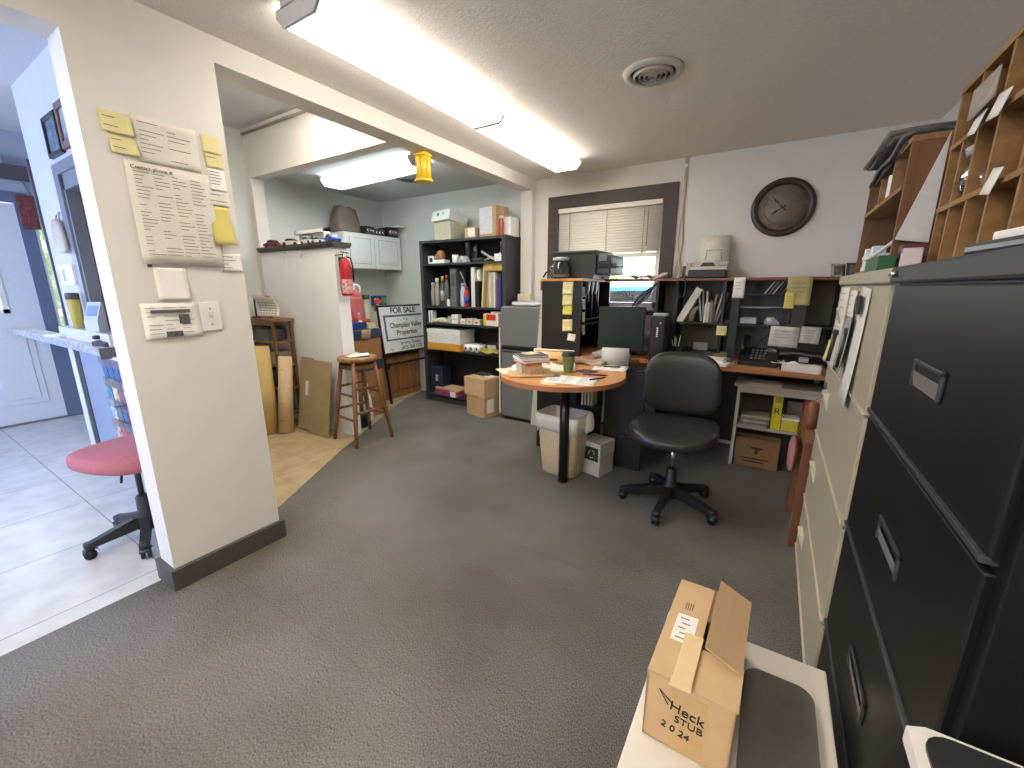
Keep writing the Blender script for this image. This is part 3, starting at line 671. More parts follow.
# extinguisher on the end of the half wall
t = T('fire_extinguisher', 'red fire extinguisher hung on the end of the half wall', 'fire extinguisher', (-3.222, 2.41, 1.31)); t.scale = (.88, .85, 1)
RED = mat('#b3202c', .3, amt=.05)
b = B(); b.lathe([(.05, 0), (.056, .01), (.057, .25), (.05, .29), (.028, .315), (.022, .325)], n=24); b.out('cylinder', RED, t)
b = B(); b.grid(lambda u, v: (.0578*math.cos(R(-100+150*u)), .0578*math.sin(R(-100+150*u)), .02+.12*v), 12, 2); b.out('instruction_label', mat('#d8d3c8', .5, kind='noise', scale=50, col2='#b7434a'), t)
b = B(); b.lathe([(.02, .32), (.02, .345), (.012, .352)], n=14); b.box(-.01, .01, -.06, .03, .345, .353, M=Mx(rx=R(8))); b.box(-.009, .009, -.065, .02, .362, .369, M=Mx(rx=R(-4))); b.out('valve_handle', mat('#3a3a3c', .35, .5), t)
b = B(); b.tube([(.0, .02, .335), (.02, .055, .32), (.03, .066, .25), (.03, .062, .12)], .008); b.out('hose', BLK, t)
b = B(); b.cyl((.028, -.012, .335), (.03, -.03, .335), .014); b.out('gauge', WHT, t)
b = B(); b.box(-.07, -.057, -.02, .02, .05, .33); b.box(-.06, 0, -.006, .006, .3, .312); b.out('bracket', mat('#55524e', .5), t)
# toy cars along the cap
def toycar(label, x, y, rz, col, sc=1, col2=None):
    t = T('toy_car', label, 'toy car', (x, y, 1.765), rz, 'model cars on the half wall'); t.scale = (sc, sc, sc)
    b = B(); b.prism([(-.1, .014), (-.102, .035), (-.06, .046), (.03, .05), (.092, .04), (.1, .03), (.1, .014)], 'y', -.04, .04); b.out('body', mat(col, .25), t)
    b = B(); b.prism([(-.062, .045), (-.04, .07), (.015, .072), (.045, .05)], 'y', -.034, .034); b.out('cabin', mat(col2 or '#2b2d30', .15), t)
    b = B(); b.prism([(-.038, .069), (-.034, .074), (.012, .075), (.016, .07)], 'y', -.03, .03); b.out('roof', mat(col, .25), t)
    for xx in (-.062, .062):
        for yy in (-.043, .031): b = B(); b.cyl((xx, yy, .019), (xx, yy+.012, .019), .019, n=14); b.out('wheel', mat('#141414', .5), t)
toycar('dark red model car at the far end of the half wall cap', -4.3, 2.41, R(8), '#7d2232')
toycar('black and white model car next to the dark red one', -3.98, 2.41, R(20), '#dcdcd8', .95, '#1b1b1c')
toycar('white model car in the middle of the half wall cap', -3.72, 2.415, R(-5), '#e4e4e0', .95)
toycar('small pale silver model car in front of the blue one', -3.52, 2.38, R(10), '#c9ced4', .7)
toycar('bright blue model car near the free end of the half wall', -3.4, 2.43, R(-12), '#2447a8', 1.0)
t = T('shadow_box', 'white shallow box leaning behind the model cars', 'display box', (-4.0, 2.452, 1.766), R(0), rx=R(0))
b = B(); b.box(0, .03, 0, .05, 0, .14); b.box(.45, .48, 0, .05, 0, .14); b.box(0, .48, 0, .05, .11, .14); b.box(0, .48, 0, .05, 0, .03); b.out('frame', WHTP, t)
b = B(); b.box(.03, .45, .03, .04, .03, .11); b.out('backing', mat('#aeb9c0', .4, amt=.12, scale=18), t)
# ------------------------------------------------------------------ alcove: wall cabinet, base units, sign
t = T('wall_cabinet', 'white two door wall cabinet with raised panels', 'cabinet', (-4.545, 3.16, 1.6))
CW = mat('#d5d9da', .45, amt=.02)
b = B(); b.box(0, .33, 0, .84, 0, .40, bev=.002); b.out('carcass', CW, t)
for k, (y0, y1) in enumerate(((.005, .415), (.425, .835))):
    b = B(); b.box(.33, .348, y0, y1, .003, .397, bev=.003)
    d = b.out('door', CW, t)
    b = B(); b.box(.346, .352, y0+.06, y1-.06, .06, .34, bev=.002); b.box(.35, .358, y0+.085, y1-.085, .085, .315, bev=.006); b.out('raised_panel', CW, d)
    b = B(); b.box(.3475, .3505, y0+.055, y0+.06, .055, .345); b.box(.3475, .3505, y1-.06, y1-.055, .055, .345); b.box(.3475, .3505, y0+.055, y1-.055, .34, .345); b.box(.3475, .3505, y0+.055, y1-.055, .055, .06); b.out('groove', mat('#8d9294', .6), d)
TOPC = 2.001
b = B(); b.sup((0, 0, .14), .1, .155, .145, .28, .6, warp=lambda p: Vector((p.x*(1-.25*p.z/.14)+.008*math.sin(p.y*60+p.z*30), p.y*(1-.12*p.z/.14), p.z+.012*math.sin(p.y*50)*(p.z > .08))))
solo('paper_bag', b, mat('#71665f', .75, amt=.12, scale=10, bump=.6), 'grey brown crumpled bag on the white wall cabinet', 'bag', (-4.37, 3.32, TOPC))
def device(label, loc, w, d, h, rz, m, g):
    t = T('radio_unit', label, 'radio', loc, rz, g)
    b = B(); b.box(-w/2, w/2, -d/2, d/2, .006, h, bev=.006); b.out('case', m, t)
    b = B(); b.box(w/2-.001, w/2+.003, -d*.42, d*.42, h*.2, h*.8); p = b.out('front_panel', mat('#4b4b4d', .4), t)
    for y in (-.3, 0, .3): b = B(); b.cyl((w/2, d*y, h*.5), (w/2+.014, d*y, h*.5), h*.2); b.out('knob', CHROME, p)
    for x in (-.4, .4):
        for y in (-.4, .4): b = B(); b.cyl((w*x, d*y, 0), (w*x, d*y, .007), .008); b.out('foot', BLK, t)
device('black radio set next to the crumpled bag on the wall cabinet', (-4.36, 3.57, TOPC), .2, .16, .1, R(10), mat('#2b2a2a', .4), 'dark sets on the wall cabinet')
device('dark radio set in the middle of the row on the wall cabinet', (-4.36, 3.74, TOPC), .2, .15, .085, R(-6), mat('#383736', .4), 'dark sets on the wall cabinet')
device('black radio set overhanging the far end of the wall cabinet', (-4.32, 3.91, TOPC), .22, .15, .12, R(-4), mat('#1f2022', .35), 'dark sets on the wall cabinet')
b = B(); b.prism([(0, 0), (.17, 0), (.17, .012), (0, .012)], 'y', 0, .12); solo('white_envelope', b, PAPER, 'white envelope tucked under the end radio on the cabinet', 'envelope', (-4.27, 3.86, TOPC+.121), R(4))
# base cabinets along the left wall
t = T('base_cabinet', 'oak brown base cabinet with drawers over doors in the alcove', 'cabinet', (-4.545, 3.215, 0))
OAK = mat('#a4754a', .5, kind='woodz', scale=26, col2='#8c5f39')
b = B(); b.box(0, .55, 0, .81, .08, .88); b.out('carcass', mat('#4a3320', .6), t)
b = B(); b.box(0, .56, 0, .81, 0, .08); b.out('toe_kick', OAK, t)
for (y0, y1) in ((.02, .40), (.41, .79)):
    b = B(); b.box(.55, .57, y0, y1, .58, .86, bev=.004); b.out('drawer_front', OAK, t)
    b = B(); b.box(.55, .57, y0, y1, .09, .545, bev=.004); d = b.out('door', OAK, t)
    b = B(); b.box(.569, .575, y0+.06, y1-.06, .15, .485, bev=.004); b.out('raised_panel', OAK, d)
b = B(); b.box(0, .6, -.38, .81, .88, .92, bev=.005); solo('kitchen_worktop', b, mat('#b9ad98', .5), 'beige worktop in the alcove crowded with bottles', 'worktop', (-4.545, 3.215, 0))
b = B(); b.box(0, .5, 0, .36, 0, .88); solo('cupboard_end', b, mat('#7f7262', .6), 'plain end cupboard hidden behind the file boxes', 'cupboard', (-4.54, 2.85, 0))
# for sale sign leaning on the cabinet
t = T('for_sale_sign', 'white FOR SALE sign board in a black metal frame leaning on the oak cabinet', 'sign', (-3.80, 3.32, .0), R(90), rx=R(-7))
SG = mat('#dfe2e3', .45, amt=.01)
b = B(); b.box(.02, .78, -.008, .004, .615, 1.16); b.out('sign_board', SG, t)
FR = mat('#1a1b1d', .4)
b = B(); b.box(0, .02, -.01, .012, 0, 1.19); b.box(.78, .80, -.01, .012, 0, 1.19); b.box(0, .8, -.006, .01, 1.16, 1.18); b.box(0, .8, -.006, .01, .595, .615); b.box(0, .8, -.006, .01, .46, .485); b.box(0, .06, -.008, .012, .42, .49)
b.out('metal_frame', FR, t)
SB = mat('#5c6b77', .5)
b = B(); b.box(.07, .75, -.0095, -.0078, .753, .773); b.box(.07, .75, -.0095, -.0078, 1.038, 1.063); b.box(.07, .10, -.0095, -.0078, .753, 1.063); b.box(.73, .75, -.0095, -.0078, .753, 1.063); b.out('border_band', SB, t)
SI = mat('#2f3438', .6)
text('FOR SALE', .098, t, Mx((.4, -.0085, 1.112)) @ F_NY, SI, sx=1.0, bold=.0025)
text('Village', .035, t, Mx((.42, -.0085, 1.003)) @ F_NY, mat('#7d868c', .6))
text('Champlain Valley', .085, t, Mx((.42, -.0085, .933)) @ F_NY, SI, sx=.9, bold=.0015)
text('Properties', .085, t, Mx((.42, -.0085, .843)) @ F_NY, SI, sx=.96, bold=.0015)
text('Jeremy Doane', .06, t, Mx((.46, -.0085, .713)) @ F_NY, SI)
text('(802) 388-1122', .058, t, Mx((.47, -.0085, .652)) @ F_NY, SI)
text('Fax', .045, t, Mx((.14, -.0085, .652)) @ F_NY, mat('#6a7278', .6))
# banker boxes with blue lids
def filebox(label, loc, rz, blue=True, h=.3):
    t = T('file_box', label, 'file box', loc, rz, 'cardboard file boxes by the stool')
    b = B(); b.box(-.17, .17, -.2, .2, 0, h-.02, bev=.003); b.out('box_body', mat('#a67a4c', .8, amt=.06, scale=14), t)
    b = B(); b.box(-.176, .176, -.206, .206, h-.1, h, bev=.003); b.out('lid', mat('#35435b', .6, amt=.05) if blue else mat('#a67a4c', .8, amt=.06, scale=14), t)
    b = B(); b.box(-.045, .045, -.21, -.2055, h-.15, h-.11, bev=.002); b.out('hand_hole', mat('#3a2a1c', .9), t)
    b = B(); b.box(.1755, .178, -.05, .05, h-.075, h-.03); b.out('label_sticker', mat('#b99a72', .7), t)
    return t
filebox('bottom brown file box of the stack behind the stool', (-3.76, 2.86, 0), R(4), False, .30)
filebox('middle file box of the stack behind the stool, blue lid at stool rung height', (-3.77, 2.86, .301), R(0), True, .31)
filebox('upper file box of the stack with a blue lid, under the blue carton', (-3.79, 2.88, .612), R(5), True, .335)
t = carton('blue_carton', 'blue carton lying on the upper file box', 'carton', (-3.8, 2.84, .948), .2, .26, .07, R(5), mat('#2d3f80', .5), tape=False, lab=(.1, .5, .2, .8))
t = carton('cream_carton', 'cream carton beside the blue one on the upper file box', 'carton', (-3.77, 3.03, .948), .16, .1, .055, R(2), mat('#c9c294', .6), tape=False)
t = T('tan_purse', 'small tan flap of card draped over the upper file box', 'card', (-3.60, 2.86, .85), R(95))
b = B(); b.grid(lambda u, v: ((u-.5)*.13, -.004-.02*math.sin(v*2), .1*v), 4, 4, thick=.004); b.out('flap', CARD2, t)
b = B(); b.box(-.14, .14, -.1, .1, 0, .12, bev=.01); b.box(-.145, .145, -.105, .105, .1, .128, bev=.006); solo('black_bin', b, BLKG, 'low black box on the floor behind the wooden stool', 'box', (-3.50, 2.55, 0), R(5))
b = B(); b.lathe([(.055, 0), (.058, .02), (.045, .24), (.02, .32), (.018, .38)], n=18); b.lathe([(.022, .38), (.022, .41)], n=12); solo('white_jug', b, WHTP, 'white bottle on the floor between the half wall and the file boxes', 'bottle', (-3.50, 2.74, 0))
# cleaning bottles on the worktop
WT = .92
def jug(label, loc, m):
    t = T('plastic_jug', label, 'jug', loc, R(90)); t.scale = (1, 1, 1.3)
    b = B(); b.sup((0, 0, .1), .075, .05, .1, .35, .5); b.sup((0, 0, .2), .05, .04, .06, .6, .7); b.out('jug_body', m, t)
    b = B(); b.tube([(.045, 0, .2), (.07, 0, .25), (.055, 0, .29), (.01, 0, .3)], .013); b.out('handle', WHTP, t)
    b = B(); b.cyl((-.02, 0, .25), (-.02, 0, .31), .02); b.out('cap', WHTP, t)
box_z = .0
jug('pink and clear plastic jug on the alcove worktop behind the extinguisher', (-4.1, 3.17, WT+.101), mat('#cf6f6e', .3))
b = B(); b.box(-.1, .1, -.08, .1, 0, .1, bev=.005); solo('orange_caddy', b, mat('#c4552c', .45), 'orange caddy under the pink jug', 'caddy', (-4.1, 3.17, WT+.0005))
def spray(label, loc, bm_, tm, h=.26, r=.035):
    t = T('spray_bottle', label, 'spray bottle', loc, R(60), 'spray bottles on the worktop')
    b = B(); b.lathe([(r, 0), (r*1.05, .01), (r*1.05, h*.5), (r*.5, h*.72), (r*.4, h*.8)], n=16); b.out('bottle_body', bm_, t)
    b = B(); b.prism([(-.03, h*.82), (.055, h*.88), (.055, h*.96), (-.01, h), (-.035, h*.94)], 'y', -.014, .014); b.out('trigger_head', tm, t)
    b = B(); b.tube([(.03, 0, h*.87), (.035, 0, h*.78), (.028, 0, h*.7)], .005); b.out('trigger', tm, t)
spray('yellow spray bottle with a red trigger on the worktop', (-4.1, 3.47, WT), mat('#d7cc46', .35), mat('#c73a34', .4), .33)
spray('clear spray bottle with a red trigger, in front of the yellow one', (-4.03, 3.40, WT), mat('#c5b9b4', .3), mat('#b94b46', .4), .22)
t = bottle('green_bottle', 'dark green capped bottle upside down on the worktop', (-4.1, 3.31, WT), .04, .38, mat('#c6c2b8', .3), mat('#3d5a2e', .4), neck=.9)
bottle('red_bottle', 'small red and white bottle at the front of the worktop', (-4.02, 3.13, WT), .032, .18, mat('#c06a66', .35), WHTP, WHT)
bottle('amber_bottle', 'low clear bottle between the green and yellow bottles', (-4.16, 3.36, WT), .033, .17, mat('#c8c3bc', .2), WHTP)
bottle('blue_bottle', 'blue liquid bottle beside the FOR SALE sign', (-4.02, 3.50, WT), .03, .16, mat('#8a93b8', .25), WHTP)
for k, (y, c1, c2, lb) in enumerate(((3.80, '#28559c', '#b9c6d8', 'blue white sponge pack hung near the wall behind the sign'), (3.93, '#2f6fae', '#67b04c', 'blue green sponge pack hung right of the other pack'))):
    t = T('sponge_pack', lb, 'pack', (-4.545, y, 1.145), R(90), 'hanging sponge packs')
    b = B(); b.box(-.055, .055, -.04, 0, 0, .13, bev=.01); b.out('wrapper', mat(c1, .35, amt=.15, scale=12), t)
    b = B(); b.box(-.03, .045, -.043, -.039, .03, .1, bev=.001); b.out('window_panel', mat(c2, .4), t)

# ------------------------------------------------------------------ black bookcase
KX0, KX1, KY0, KY1, KH = -3.60, -2.40, 3.72, 4.025, 1.907
t = T('bookcase', 'tall black bookcase packed with supplies in the alcove', 'bookcase', (KX0, KY0, 0))
KB = mat('#37373a', .5, amt=.06, scale=40); KI = mat('#1d1d1f', .6)
w = KX1-KX0; d = KY1-KY0
b = B(); b.box(0, .045, 0, d, 0, KH, bev=.002); b.out('side_panel', KB, t)
b = B(); b.box(w-.045, w, 0, d, 0, KH, bev=.002); b.out('side_panel', KB, t)
b = B(); b.box(.045, w-.045, 0, d, KH-.03, KH-.005); b.out('top_panel', KB, t)
b = B(); b.box(.045, w-.045, d-.01, d, .07, KH-.03); b.out('back_panel', KI, t)
SH = [.09, .656, .971, 1.168, 1.651]
for z in SH: b = B(); b.box(.045, w-.045, .004, d-.01, z-.022, z, bev=.001); b.out('shelf', KB, t)
b = B(); b.box(.045, w-.045, .01, .025, 0, .055); b.out('plinth', KB, t)
def kx(u): return KX0 + .045 + u*(w-.09)
TOPK = KH+.0005-.005
# on top
t = T('document_box', 'white document box with its lid askew on top of the bookcase', 'box', (kx(.29), 3.86, TOPK), R(-12))
b = B(); b.box(-.15, .15, -.12, .12, 0, .19, bev=.003); b.out('box_body', mat('#b9b39c', .7), t)
b = B(); b.box(-.16, .16, -.155, .11, .0, .11, bev=.003, M=Mx((0, 0, .17), rx=R(-14))); b.out('lid', mat('#dcdfda', .6), t)
b = B(); b.box(-.06, -.03, -.158, -.155, .05, .08, M=Mx((0, 0, .17), rx=R(-14))); b.box(.04, .055, -.158, -.155, .06, .075, M=Mx((0, 0, .17), rx=R(-14))); b.out('hand_hole', BLK, t)
carton('small_carton', 'small tan carton with a white label beside the document box', 'carton', (kx(.61), 3.82, TOPK), .15, .12, .11, R(-4), CARD2, tape=False, lab=(.3, .95, .15, .9))
carton('diaper_carton', 'brown carton with a patterned white front on the bookcase top', 'carton', (kx(.83), 3.86, TOPK), .24, .2, .3, R(-10), CARD, lab=(.02, .8, .1, .98), labc='#d6d3d6')
bottle('aerosol_can', 'red can with a white top beside the patterned carton', (kx(.95), 3.80, TOPK), .028, .2, mat('#a84a3c', .35), WHTP, neck=.8, cat='can')
carton('white_carton', 'white carton at the right end of the bookcase top', 'carton', (kx(1.0), 3.9, TOPK), .1, .15, .19, R(-5), WHT, tape=False)
b = B(); b.grid(lambda u, v: (u*.3, v*.16-.04*u, .003+.006*math.sin(u*5)), 8, 4, thick=.002); solo('loose_paper', b, PAPER2, 'loose grey paper hanging over the bookcase top edge', 'paper', (kx(.06), 3.74, TOPK+.002))
# top shelf
z = SH[4]; g = 'odds and ends on the top shelf of the bookcase'
t = carton('white_block', 'white hollow block at the left of the top shelf', 'box', (kx(.06), 3.830, z), .09, .08, .09, 0, WHTP, g, tape=False, lab=(.25, .75, .2, .75), labc='#2a2a2c')
carton('flat_box', 'low white box under the amber jar on the top shelf', 'box', (kx(.2), 3.800, z), .17, .1, .04, 0, WHTP, g, tape=False)
b = B(); b.lathe([(.035, 0), (.045, .02), (.045, .07), (.03, .09), (.03, .1)], n=18); solo('amber_jar', b, mat('#a8673a', .3), 'amber brown jar standing on the low white box', 'jar', (kx(.19), 3.810, z+.0425), group=g)
for k, (u, h) in enumerate(((.13, .1), (.155, .13))):
    b = B(); b.cyl((0, 0, 0), (.01, 0, h), .012, .01); b.sup((.01, 0, h), .014, .014, .01); solo('marker', b, mat(('#8d7b70', '#6e6a66')[k], .4), ('short marker standing beside the amber jar', 'taller marker standing beside the amber jar')[k], 'marker', (kx(u), 3.790, z), group=g)
t = T('coffee_mug', 'white mug on the middle of the top shelf', 'mug', (kx(.38), 3.810, z), R(-30), g)
b = B(); b.lathe([(.03, 0), (.036, .006), (.038, .09), (.034, .09), (.031, .01), (.002, .008)], n=20); b.out('cup', WHTP, t)
b = B(); b.tube([(.036, 0, .075), (.06, 0, .07), (.062, 0, .03), (.036, 0, .02)], .006); b.out('handle', WHTP, t)
t = T('tape_dispenser', 'white tape dispenser right of the mug on the top shelf', 'tape dispenser', (kx(.5), 3.800, z), R(-10), g)
b = B(); b.prism([(-.07, 0), (.07, 0), (.07, .03), (.02, .07), (-.04, .075), (-.07, .04)], 'y', -.025, .025); b.out('body', LGRY, t)
b = B(); b.cyl((-.02, -.027, .045), (-.02, .027, .045), .024, n=18); b.out('tape_roll', WHT, t)
def phone_cradle(label, u, h, m):
    t = T('cordless_phone', label, 'phone', (kx(u), 3.870, z), R(-8), g)
    b = B(); b.box(-.04, .04, -.04, .04, 0, .04, bev=.01); b.out('cradle', m, t)
    b = B(); b.box(-.028, .028, -.012, .016, .03, h, bev=.01); p = b.out('handset', m, t)
    b = B(); b.box(-.018, .018, -.014, -.011, h*.62, h*.85); b.out('screen', mat('#7d8a86', .2), p)
phone_cradle('tall dark cordless phone in its cradle on the top shelf', .5, .27, mat('#343436', .4))
phone_cradle('shorter black handset with a pale screen beside the tall phone', .6, .2, BLK)
b = B(); b.box(-.06, .06, -.04, .04, 0, .045, bev=.012); solo('black_adapter', b, BLK, 'low black adapter right of the handsets on the top shelf', 'adapter', (kx(.68), 3.810, z), group=g)
b = B(); b.tube([(-.12, 0, .11), (-.05, 0, .07), (.03, 0, .03), (.1, 0, .015)], .012); b.tube([(-.1, .02, .02), (.0, .02, .05), (.1, .02, .02)], .012); solo('white_cable_bundle', b, mat('#b5b1aa', .5), 'bundle of pale cables on the right of the top shelf', 'cable', (kx(.82), 3.810, z+.0), group=g)
carton('tool_box', 'white box under the metal arm on the right of the top shelf', 'box', (kx(.94), 3.790, z), .09, .09, .075, 0, WHTP, g, tape=False)
b = B(); b.cyl((0, 0, 0), (0, 0, .2), .006); b.tube([(-.03, 0, .21), (0, 0, .2), (.05, 0, .16)], .006); b.cyl((0, 0, 0), (0, 0, .01), .025); solo('metal_arm', b, CHROME, 'small metal stand with a bent arm on the top shelf', 'stand', (kx(.95), 3.790, z+.0775), group=g)
# books shelf
z = SH[3]; g = 'books and bottles on the middle shelf'
bottle('lotion_bottle', 'grey bottle at the left end of the book shelf', (kx(.06), 3.810, z), .03, .27, mat('#8f8a86', .4), LGRY, group=g, neck=.7)
bottle('lotion_bottle', 'pale grey bottle second from the left on the book shelf', (kx(.12), 3.810, z), .028, .32, mat('#a5a19c', .4), WHTP, group=g, neck=.7)
bottle('glue_bottle', 'dark bottle with a yellow cap on the book shelf', (kx(.2), 3.800, z), .028, .34, mat('#4e5350', .35), mat('#d2c94a', .4), mat('#aab2ae', .5), group=g, neck=.5)
bottle('glue_bottle', 'dark bottle with a red cap on the book shelf', (kx(.26), 3.800, z), .03, .35, mat('#5b605e', .35), mat('#b92f35', .4), group=g, neck=.5)
bottle('white_jar', 'small white jar at the foot of the red capped bottle', (kx(.3), 3.770, z), .022, .08, WHTP, WHTP, group=g, neck=.8, cat='jar')
book('binder', 'wide grey speckled binder on the book shelf', (kx(.33), 3.770, z), .085, .18, .42, mat('#76797c', .5, kind='noise', scale=40, col2='#55585a'), 0, g, 'binder', labm=mat('#4c4f52', .6))
bottle('spray_can', 'white and blue can beside the grey binder', (kx(.47), 3.810, z), .035, .26, mat('#b8c3d4', .35), mat('#8fa3bd', .4), group=g, neck=.7, cat='can')
bottle('lubricant_can', 'red can with a straw nozzle beside the white can', (kx(.535), 3.780, z), .03, .22, mat('#b3232e', .35), mat('#b3232e', .4), mat('#3853a0', .4), group=g, cat='can', neck=.5)
b = B(); b.tube([(0, 0, 0), (-.05, 0, .1), (-.08, 0, .16)], .004); solo('nozzle_straw', b, LGRY, 'pale straw sticking out above the red can', 'straw', (kx(.535), 3.780, z+.221), group=g)
bk = [('white', '#dcdad4', .05, .43, 'wide white binder left of the black book'), ('black', '#161617', .05, .28, 'black book with a white curl of paper above'), ('cream', '#cfbf96', .022, .43, 'leaning cream booklet right of the black book'), ('tan', '#a98a54', .02, .4, 'leaning tan booklet with a dark edge'), ('ochre', '#c9a856', .022, .38, 'ochre yellow book in the right row'), ('white2', '#d7d7d2', .03, .37, 'white book next to the ochre one'), ('grey', '#b2b5b1', .026, .37, 'pale grey book in the middle of the right row'), ('cream2', '#e0dccb', .026, .37, 'cream book before the pink spine'), ('pink', '#b24a58', .022, .3, 'pink red book near the right side panel'), ('blue', '#2a3f8e', .045, .33, 'blue book against the right side panel of the bookcase')]
x = kx(.60)
for k, (nm, c, ww, hh, lb) in enumerate(bk):
    lean = R(4) if nm in ('cream', 'tan', 'ochre') else 0
    book('book', lb, (x, 3.770, z + (.001 if lean else 0)), ww, .17, hh, mat(c, .55, amt=.05), lean, g)
    x += ww + (.012 if lean else .003) + (.03 if nm == 'black' else 0)
b = B(); b.sup((0, 0, .06), .022, .04, .07, .6, .7); solo('paper_curl', b, PAPER, 'white paper roll standing on the black book', 'paper', (kx(.60)+.08, 3.830, z+.281), group=g)
t = T('yellow_envelope', 'padded yellow envelope lying across the tops of the right hand books', 'envelope', (kx(.88), 3.840, z+.377), R(0), g, ry=R(0))
b = B(); b.sup((0, 0, .055), .15, .09, .055, .35, .35); b.out('envelope_body', mat('#c9a568', .7, amt=.05), t)
b = B(); b.box(-.02, .05, -.092, -.085, .03, .09, M=Mx(ry=R(10))); b.out('flap', mat('#b38f52', .7), t)
# low shelf of small boxes
z = SH[2]; g = 'small packets on the narrow shelf'
carton('packet', 'narrow white packet standing at the left of the narrow shelf', 'packet', (kx(.05), 3.790, z), .06, .08, .14, 0, WHTP, g, tape=False, lab=(.4, .7, .1, .9), labc='#77777a')
for k, (u, h, lb) in enumerate(((.11, .05, 'cream crumpled packet first in the heap on the narrow shelf'), (.18, .06, 'cream crumpled packet in the middle of the heap'), (.25, .05, 'cream crumpled packet at the right of the heap'))):
    b = B(); b.sup((0, 0, h/2), .05, .05, h/2, .5, .6); solo('packet', b, mat('#cfcbae', .6, amt=.1, scale=20), lb, 'packet', (kx(u), 3.800, z), R(20*k), g)
carton('packet', 'grey packet beside the crumpled heap', 'packet', (kx(.31), 3.790, z), .05, .06, .08, 0, LGRY, g, tape=False)
carton('bulb_box', 'white cube bulb box in the middle of the narrow shelf', 'box', (kx(.385), 3.790, z), .09, .08, .105, R(6), WHTP, g, tape=False, lab=(.2, .8, .45, .55), labc='#7b8184')
for k in range(3):
    carton('packet', ('flat cream packet left of three on the narrow shelf', 'flat cream packet in the middle of three', 'flat cream packet with a red mark, right of three')[k], 'packet', (kx(.5+k*.085), 3.790, z), .085, .09, .06+.01*(k % 2), R(4*k-3), mat('#d6cfc4', .5), g, tape=False, lab=(.3, .7, .3, .6), labc=('#c98d88', '#bb8a80', '#b83c3c')[k])
t = carton('tissue_box', 'red white and yellow box on the right of the narrow shelf', 'box', (kx(.86), 3.790, z), .2, .11, .13, R(-4), mat('#e3d7c9', .45), g, tape=False, lab=(.2, .85, .45, .95), labc='#c22f2c')
b = B(); b.box(-.102, -.06, -.0565, -.0545, 0, .12); b.out('yellow_stripe', mat('#d9c044', .5), t)
carton('packet', 'white flat packet lying on the red white and yellow box', 'packet', (kx(.9), 3.810, z+.1325), .13, .1, .02, R(5), WHTP, g, tape=False)
# paper box shelf
z = SH[1]
t = T('copy_paper_box', 'white and orange copy paper box on the lower shelf', 'box', (kx(.27), 3.830, z))
b = B(); b.box(-.25, .25, -.14, .14, 0, .24, bev=.003); b.out('box_body', mat('#d9d9d6', .6), t)
b = B(); b.box(-.252, .252, -.142, .142, 0, .085, bev=.002); b.out('orange_band', mat('#cf9438', .55), t)
b = B(); b.box(-.254, .254, -.144, .144, .2, .245, bev=.003); b.out('lid', mat('#e2e2df', .6), t)
for k in range(3):
    t = T('paper_towel_roll', ('left paper roll of the three lying on the lower shelf', 'middle paper roll of the three lying on the lower shelf', 'right paper roll of the three lying on the lower shelf')[k], 'paper roll', (kx(.525+k*.07), 3.750, z), 0, 'paper rolls on the lower shelf')
    b = B(); b.cyl((0, 0, .042), (0, .2, .042), .042, n=20); b.out('roll', WHTP, t)
    b = B(); b.cyl((0, -.001, .042), (0, .004, .042), .014, n=12); b.out('core', mat('#4a4038', .8), t)
carton('black_case', 'black case at the right end of the lower shelf', 'case', (kx(.87), 3.850, z), .2, .15, .12, 0, BLK, tape=False, lab=(.05, .6, .4, .8), labc='#c9c9c6')
b = B(); b.grid(lambda u, v: (.24*(u-.5)+.02*math.sin(v*7), -.02+.1*v-.05, .03+.012*math.sin(u*9+v*3)-.035*(1-v)), 10, 6, thick=.01); solo('yellow_bag', b, mat('#b9a848', .5, amt=.2, scale=10), 'yellow plastic bag slumping over the lower shelf edge', 'bag', (kx(.84), 3.750, z+.03))
# bottom
z = SH[0]
t = T('navy_bag', 'navy blue bag standing at the left of the bookcase bottom', 'bag', (kx(.1), 3.850, z))
b = B(); b.box(-.09, .09, -.09, .09, 0, .34, bev=.02); b.out('bag_body', mat('#1c2740', .6), t)
b = B(); b.box(-.02, .02, -.093, -.089, .16, .24); b.out('tag', mat('#9fa8b8', .5), t)
t = T('magenta_pack', 'magenta wrapped pack with a cardboard top on the bookcase bottom', 'pack', (kx(.27), 3.820, z), R(-6))
b = B(); b.box(-.2, .2, -.11, .11, 0, .075, bev=.012); b.out('wrapper', mat('#a5416c', .45, amt=.15, scale=15), t)
b = B(); b.box(-.19, .21, -.105, .11, .074, .092, bev=.003); b.out('cardboard_top', CARD2, t)
b = B(); b.box(.08, .17, -.114, -.108, .005, .07); b.out('white_patch', WHT, t)
# cardboard boxes in front of it
t = carton('cardboard_box', 'lower cardboard box of the pair in front of the bookcase', 'cardboard box', (-2.62, 3.60, 0), .3, .24, .225, R(-14), CARD, 'stacked boxes by the bookcase')
b = B(); b.box(.1505, .152, -.08, .02, .05, .2); b.out('label_sticker', WHT, t)
t = carton('cardboard_box', 'upper cardboard box of the pair in front of the bookcase, lid ajar', 'cardboard box', (-2.63, 3.60, .2275), .33, .25, .2, R(-12), CARD2, 'stacked boxes by the bookcase')
b = B(); b.box(-.16, .05, -.02, .09, 0, .004, M=Mx((0, .03, .202), rx=R(10))); b.out('open_flap', mat('#3b3026', .8), t)
b = B(); b.box(.02, .12, 0, .08, .202, .206); b.out('paper', PAPER, t)
